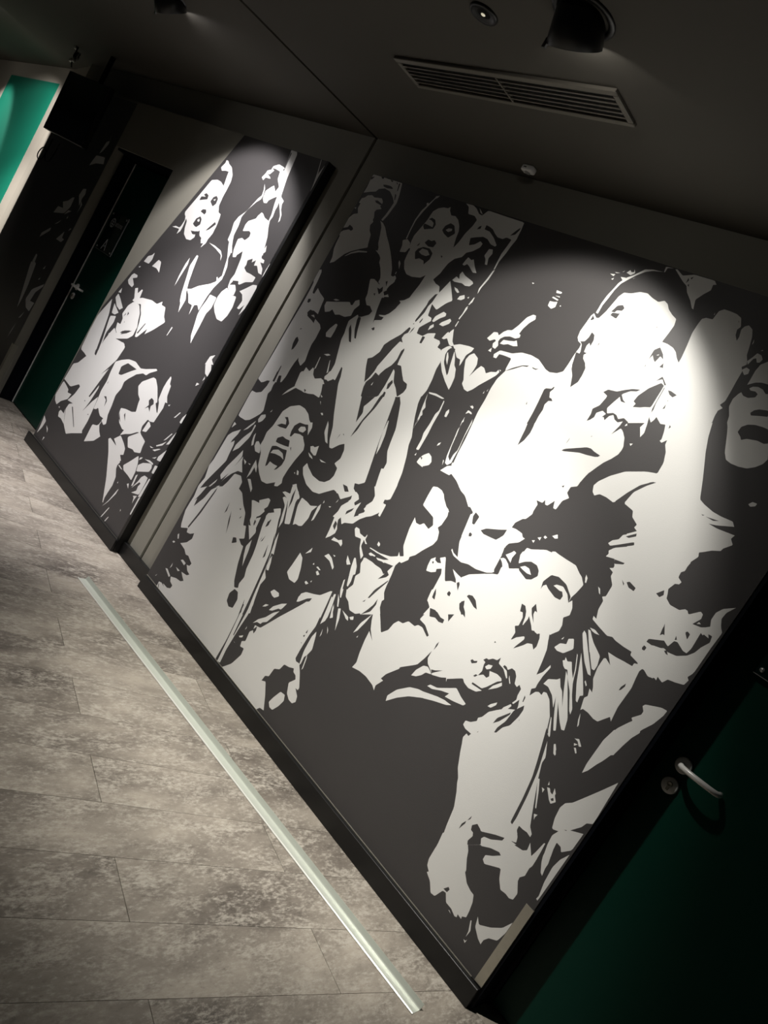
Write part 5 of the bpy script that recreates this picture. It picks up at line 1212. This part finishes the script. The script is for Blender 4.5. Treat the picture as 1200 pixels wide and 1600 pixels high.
# ------------------------------------------------------------------ ceiling fixtures
def downlight(x, y, yaw, tilt, mouth, label, beam=1.0, tint=(1.0, 0.972, 0.905), glow=0.8, glow_yaw=0.0):
    """recessed black ring in the ceiling with a tilted pull-out head; beam leaves the mouth"""
    t = tag(empty('downlight', (x, y, CEIL)), label, 'lamp', 'adjustable black ceiling downlights')
    bm = bmesh.new()
    mt = Matrix.Translation((x, y, CEIL)) @ Matrix.Rotation(math.pi, 4, 'X')
    lathe(bm, [(0.074, -0.02), (0.074, 0.003), (0.078, 0.006), (0.090, 0.005), (0.0935, 0.0), (0.0935, -0.002)], mt)
    r = obj('ring', bm, 'black', None, True); keep(r, t)
    # direction of the beam
    d = Vector((math.sin(yaw) * math.sin(tilt), math.cos(yaw) * math.sin(tilt), -math.cos(tilt)))
    mo = Vector(mouth)
    q = d.to_track_quat('Z', 'Y').to_matrix().to_4x4()
    mt = Matrix.Translation(mo) @ q
    bm = bmesh.new()
    lathe(bm, [(0.0, -0.105), (0.05, -0.105), (0.064, -0.09), (0.070, -0.05), (0.0745, 0.0), (0.0715, 0.001), (0.066, -0.03), (0.0, -0.031)], mt)
    h = obj('head', bm, 'black', None, True); keep(h, t)
    bm = bmesh.new(); lathe(bm, [(0.0, -0.028), (0.05, -0.028)], mt, 32)
    l = obj('lens', bm, 'lens'); l.parent = h
    # little grip tab at the rim
    bm = bmesh.new()
    side = q.to_3x3() @ Vector((1, 0, 0))
    if side.x > 0:
        side = -side
    lo = d.cross(side).normalized()
    p = mo + side * 0.058 - Vector((0, 0.0, 0)) + lo * (-0.045 if lo.z > 0 else 0.045)
    add_box(bm, p.x - 0.006, p.x + 0.006, p.y - 0.004, p.y + 0.004, p.z - 0.014, p.z + 0.012)
    g = obj('grip_tab', bm, 'black'); g.parent = h
    if beam:
        ld = bpy.data.lights.new('beam', 'SPOT')
        ld.energy = SPOT_W * beam
        ld.color = tint
        ld.spot_size = math.radians(79.5)
        ld.spot_blend = 0.34
        ld.shadow_soft_size = 0.022
        sd = bpy.data.lights.new('spill', 'SPOT')
        sd.energy = SPILL_W * beam
        sd.color = tint
        sd.spot_size = math.radians(112)
        sd.spot_blend = 1.0
        sd.shadow_soft_size = 0.03
        hd = bpy.data.lights.new('beam_centre', 'SPOT')
        hd.energy = HOT_W * beam
        hd.color = tint
        hd.spot_size = math.radians(64)
        hd.spot_blend = 1.0
        hd.shadow_soft_size = 0.022
        gd_ = bpy.data.lights.new('rim_glow', 'SPOT')      # light leaving past the rim of the tilted head
        gd_.energy = glow
        gd_.color = tint
        gd_.spot_size = math.radians(124)
        gd_.spot_blend = 0.25
        gd_.shadow_soft_size = 0.012
        for nm, dat, tl, yw in (('beam', ld, tilt, yaw), ('beam_centre', hd, tilt - math.radians(21.5), yaw), ('spill', sd, tilt - math.radians(14), yaw), ('rim_glow', gd_, tilt + math.radians(36), yaw + glow_yaw)):
            lo_ = bpy.data.objects.new(nm, dat)
            COL.objects.link(lo_)
            dd = Vector((math.sin(yw) * math.sin(tl), math.cos(yw) * math.sin(tl), -math.cos(tl)))
            lo_.matrix_world = Matrix.Translation(mo - d * 0.004) @ dd.to_track_quat('-Z', 'Y').to_matrix().to_4x4()
            keep(lo_, t)
    return t
downlight(-1.53, 1.49, math.radians(-11), math.radians(39.8), (-1.545, 1.532, 2.552), 'black tilting downlight beside the air vent, above the large mural')
downlight(-4.07, 1.55, math.radians(-5), math.radians(39.8), (-4.08, 1.60, 2.552), 'black tilting downlight cut off by the top picture edge, left of the ceiling joint', 1.05, (1.0, 0.965, 0.975), 0.8, math.radians(18))
downlight(-7.66, 1.62, math.radians(-50), math.radians(50), (-7.70, 1.64, 2.552), 'black tilting downlight just outside the upper left corner, aimed at the green wall', 1.0, (1.0, 0.975, 0.93), 2.5, math.radians(-36))
downlight(-10.35, 1.75, math.radians(0), math.radians(40), (-10.35, 1.80, 2.552), 'black tilting downlight beyond the left picture edge, over the green wall', 0.75, (1.0, 0.975, 0.93))

for rx, lab in ((-2.5, 'added unseen fill lamp behind the viewer over the open floor'), (-5.4, 'added unseen fill lamp behind the viewer near the television end')):  # unseen lamps added as fill to brighten floor and walls
    t = tag(empty('fill_lamp', (rx, -0.75, CEIL)), lab, 'lamp', 'added fill lamps behind the viewer')
    mt = Matrix.Translation((rx, -0.75, CEIL)) @ Matrix.Rotation(math.pi, 4, 'X')
    bm = bmesh.new(); lathe(bm, [(0.06, -0.03), (0.06, 0.002), (0.064, 0.005), (0.075, 0.004), (0.078, -0.001)], mt)
    keep(obj('ring', bm, 'black', None, True), t)
    bm = bmesh.new(); lathe(bm, [(0.0, -0.0005), (0.06, -0.0005)], mt)
    keep(obj('lens', bm, 'fill_lens'), t)
    ld = bpy.data.lights.new('beam', 'SPOT')
    ld.energy = FILL_W; ld.color = (1.0, 0.965, 0.90); ld.spot_size = math.radians(125); ld.spot_blend = 0.9; ld.shadow_soft_size = 0.05
    lo_ = bpy.data.objects.new('beam', ld); COL.objects.link(lo_)
    lo_.location = (rx, -0.75, CEIL - 0.012)
    keep(lo_, t)

# small fixed downlight
t = tag(empty('fixed_downlight', (-1.911, 1.512, CEIL)), 'small round black downlight with a tiny pale chip, above the air vent', 'lamp')
mt = Matrix.Translation((-1.911, 1.512, CEIL)) @ Matrix.Rotation(math.pi, 4, 'X')
bm = bmesh.new(); lathe(bm, [(0.0, 0.0015), (0.022, 0.0015), (0.034, 0.004), (0.040, 0.0075), (0.0455, 0.006), (0.0475, 0.0), (0.0475, -0.003)], mt)
keep(obj('ring', bm, 'black', None, True), t)
bm = bmesh.new(); lathe(bm, [(0.022, 0.0016), (0.016, 0.0045), (0.0105, 0.0046)], mt, 32)
keep(obj('cone', bm, 'black_matt', None, True), t)
bm = bmesh.new(); lathe(bm, [(0.0072, 0.0048), (0.006, 0.0062), (0.0, 0.0066)], mt, 24)
keep(obj('led_chip', bm, 'led', None, True), t)

# air vent
VX0, VX1, VY0, VY1 = -2.572, -1.552, 1.772, 1.938
t = tag(empty('air_vent', (VX0, VY0, CEIL)), 'long dark slatted air vent in the ceiling between lamp and mural', 'vent')
zf = CEIL - 0.012
keep(box('dark_backing', VX0 + 0.012, VX1 - 0.012, VY0 + 0.012, VY1 - 0.012, CEIL - 0.0012, CEIL - 0.0002, 'black_matt'), t)  # black sheet paints the shade inside the duct, ceiling is not cut
for a in ((VX0, VX1, VY0, VY0 + 0.024), (VX0, VX1, VY1 - 0.018, VY1)):
    keep(box('frame_rail', a[0], a[1], a[2], a[3], zf, CEIL - 0.0002, 'grille', None, 0.002), t)
for a in ((VX0, VX0 + 0.020), (VX1 - 0.020, VX1)):
    keep(box('frame_end', a[0], a[1], VY0 + 0.0242, VY1 - 0.0182, zf, CEIL - 0.0002, 'grille', None, 0.002), t)
keep(box('divider', -2.056, -2.050, VY0 + 0.0245, VY1 - 0.0185, zf + 0.0005, CEIL - 0.0015, 'grille'), t)
for i in range(5):
    yc = VY0 + 0.042 + i * 0.0215
    for xa, xb in ((VX0 + 0.0205, -2.0565), (-2.0495, VX1 - 0.0205)):
        bm = bmesh.new()
        add_box(bm, xa, xb, yc - 0.0022, yc + 0.0022, CEIL - 0.0112, CEIL - 0.0062)
        keep(obj('slat', bm, 'grille'), t)

# white detector
t = tag(empty('detector', (-2.262, 2.372, CEIL)), 'small white plastic detector on the ceiling close to the wall', 'detector')
bm = bmesh.new()
add_box(bm, -2.290, -2.230, 2.356, 2.392, CEIL - 0.026, CEIL - 0.0002)
bmesh.ops.bevel(bm, geom=bm.edges[:], offset=0.008, segments=3, affect='EDGES', profile=0.5)
hs = keep(obj('housing', bm, 'white_plastic', None, True), t)
bm = bmesh.new()
mt = Matrix.Translation((-2.258, 2.374, CEIL - 0.026)) @ Matrix.Rotation(math.pi, 4, 'X')
lathe(bm, [(0.013, -0.002), (0.013, 0.002), (0.010, 0.0035), (0.0, 0.0035)], mt, 28)
obj('sensor_cap', bm, 'grey_plastic', hs, True)
box('slot', -2.276, -2.262, 2.3548, 2.357, CEIL - 0.0150, CEIL - 0.0115, 'black_matt').parent = hs

# ------------------------------------------------------------------ television on a ceiling arm
TV_C = Vector((-6.374, 2.235, 2.15)); TW, TH, TD = 0.58, 0.462, 0.05
tvr = Matrix.Rotation(math.radians(9.3), 4, 'Z') @ Matrix.Rotation(math.radians(1.1), 4, 'X')
tvm = Matrix.Translation(TV_C) @ tvr
tv = tag(empty('television', TV_C), 'black flat television hung from the ceiling in front of the dark mural', 'television')
tv.rotation_euler = tvr.to_euler()
bm = bmesh.new(); add_box(bm, -TW / 2, TW / 2, -TD / 2 + 0.004, TD / 2, -TH / 2, TH / 2, 0.004)
o = obj('casing', bm, 'black'); o.parent = tv
bm = bmesh.new(); add_box(bm, -TW / 2 + 0.010, TW / 2 - 0.010, -TD / 2 + 0.001, -TD / 2 + 0.0045, -TH / 2 + 0.016, TH / 2 - 0.010)
o = obj('screen', bm, 'screen'); o.parent = tv
inv = tvm.inverted()
bm = bmesh.new()
add_box(bm, -0.11, 0.11, TD / 2 - 0.001, TD / 2 + 0.02, -0.12, 0.12, 0.003)
mp_ = obj('mount_plate', bm, 'black'); mp_.parent = tv
bm = bmesh.new()
tube(bm, [inv @ Vector((-6.374, 2.290, 2.16)), inv @ Vector((-6.374, 2.290, CEIL - 0.001))], 0.018, 16)
o = obj('ceiling_pole', bm, 'black_matt', None, True); o.parent = mp_

# chrome clamps and cable coil above the television's corner
t = tag(empty('cable_clamp', (-6.98, 2.27, CEIL)), 'tangle of black cable with chrome clamps on the ceiling above the television', 'cable clamp')
bm = bmesh.new()
tube(bm, [(-7.00, 2.255, CEIL - 0.001), (-7.00, 2.255, CEIL - 0.06), (-6.995, 2.26, CEIL - 0.13), (-6.985, 2.27, CEIL - 0.16)], 0.006, 8)
pts = []
for i in range(40):
    a = i * 0.62
    pts.append((-6.97 + 0.035 * math.cos(a), 2.262 + 0.012 * math.sin(a * 0.7), CEIL - 0.075 + 0.028 * math.sin(a) + 0.0004 * i))
tube(bm, pts, 0.0035, 6)
keep(obj('cable', bm, 'black', None, True), t)
for cx, cz in ((-7.003, CEIL - 0.115), (-6.945, CEIL - 0.112), (-7.02, CEIL - 0.012)):
    bm = bmesh.new()
    mt = Matrix.Translation((cx, 2.25, cz)) @ Matrix.Rotation(math.radians(80), 4, 'X')
    lathe(bm, [(0.0, -0.012), (0.012, -0.012), (0.014, -0.006), (0.014, 0.006), (0.012, 0.012), (0.0, 0.012)], mt, 24)
    keep(obj('clamp', bm, 'steel', None, True), t)

# cable loop hanging under the television
bm = bmesh.new()
base = Vector((-6.62, 2.255, 1.885))
P = [(0, 0, 0), (0.003, 0, -0.05), (0.0, 0, -0.12), (-0.02, 0.0, -0.17), (-0.07, 0.0, -0.185), (-0.125, 0, -0.17), (-0.14, 0, -0.135), (-0.11, 0, -0.095), (-0.06, 0.002, -0.085), (-0.02, 0.004, -0.11), (0.0, 0.006, -0.145), (0.05, 0.008, -0.175), (0.11, 0.008, -0.16), (0.14, 0.008, -0.10), (0.15, 0.008, -0.01)]
fine = []
for i in range(len(P) - 1):
    p0, p1, p2, p3 = (Vector(P[max(i - 1, 0)]), Vector(P[i]), Vector(P[i + 1]), Vector(P[min(i + 2, len(P) - 1)]))
    for k in range(6):
        s = k / 6
        fine.append(base + 0.5 * ((2 * p1) + (-p0 + p2) * s + (2 * p0 - 5 * p1 + 4 * p2 - p3) * s * s + (-p0 + 3 * p1 - 3 * p2 + p3) * s ** 3))
fine.append(base + Vector(P[-1]))
tube(bm, fine, 0.0042, 8)
tag(obj('cable', bm, 'black_matt', None, True), 'thin black cable looping below the television', 'cable')

# ------------------------------------------------------------------ aluminium angle lying on the floor
A0 = Vector((-3.148, 2.038, 0)); A1 = Vector((-0.703, 2.160, 0))
d = (A1 - A0).normalized(); n = Vector((-d.y, d.x, 0))
Lp = (A1 - A0).length
prof = [(0.0060, 0.0003), (0.0462, 0.0003), (0.0478, 0.0012), (0.0540, 0.0192), (0.0522, 0.0198), (0.0455, 0.0040), (0.0435, 0.0016), (0.0060, 0.0016)]
bm = bmesh.new()
ra = [bm.verts.new(A0 + n * a + Vector((0, 0, b))) for a, b in prof]
rb = [bm.verts.new(A1 + n * a + Vector((0, 0, b))) for a, b in prof]
bm.faces.new(ra[::-1]); bm.faces.new(rb)
for i in range(len(prof)):
    j = (i + 1) % len(prof)
    bm.faces.new((ra[i], ra[j], rb[j], rb[i]))
strip_ = tag(obj('metal_angle', bm, 'alu'), 'long pale aluminium angle strip lying on the floor along the mural wall', 'metal strip')

bm = bmesh.new()
lip = [(0.0, 0.0008), (0.0060, 0.0003), (0.0060, 0.0046), (0.0030, 0.0052), (0.0, 0.0030)]
ra = [bm.verts.new(A0 + n * a + Vector((0, 0, b))) for a, b in lip]
rb = [bm.verts.new(A1 + n * a + Vector((0, 0, b))) for a, b in lip]
bm.faces.new(ra[::-1]); bm.faces.new(rb)
for i in range(len(lip)):
    j = (i + 1) % len(lip)
    bm.faces.new((ra[i], ra[j], rb[j], rb[i]))
lp_ = obj('edge_lip', bm, 'bright_edge')
lp_.parent = strip_
lp_['label'] = 'bright rolled edge of the strip'
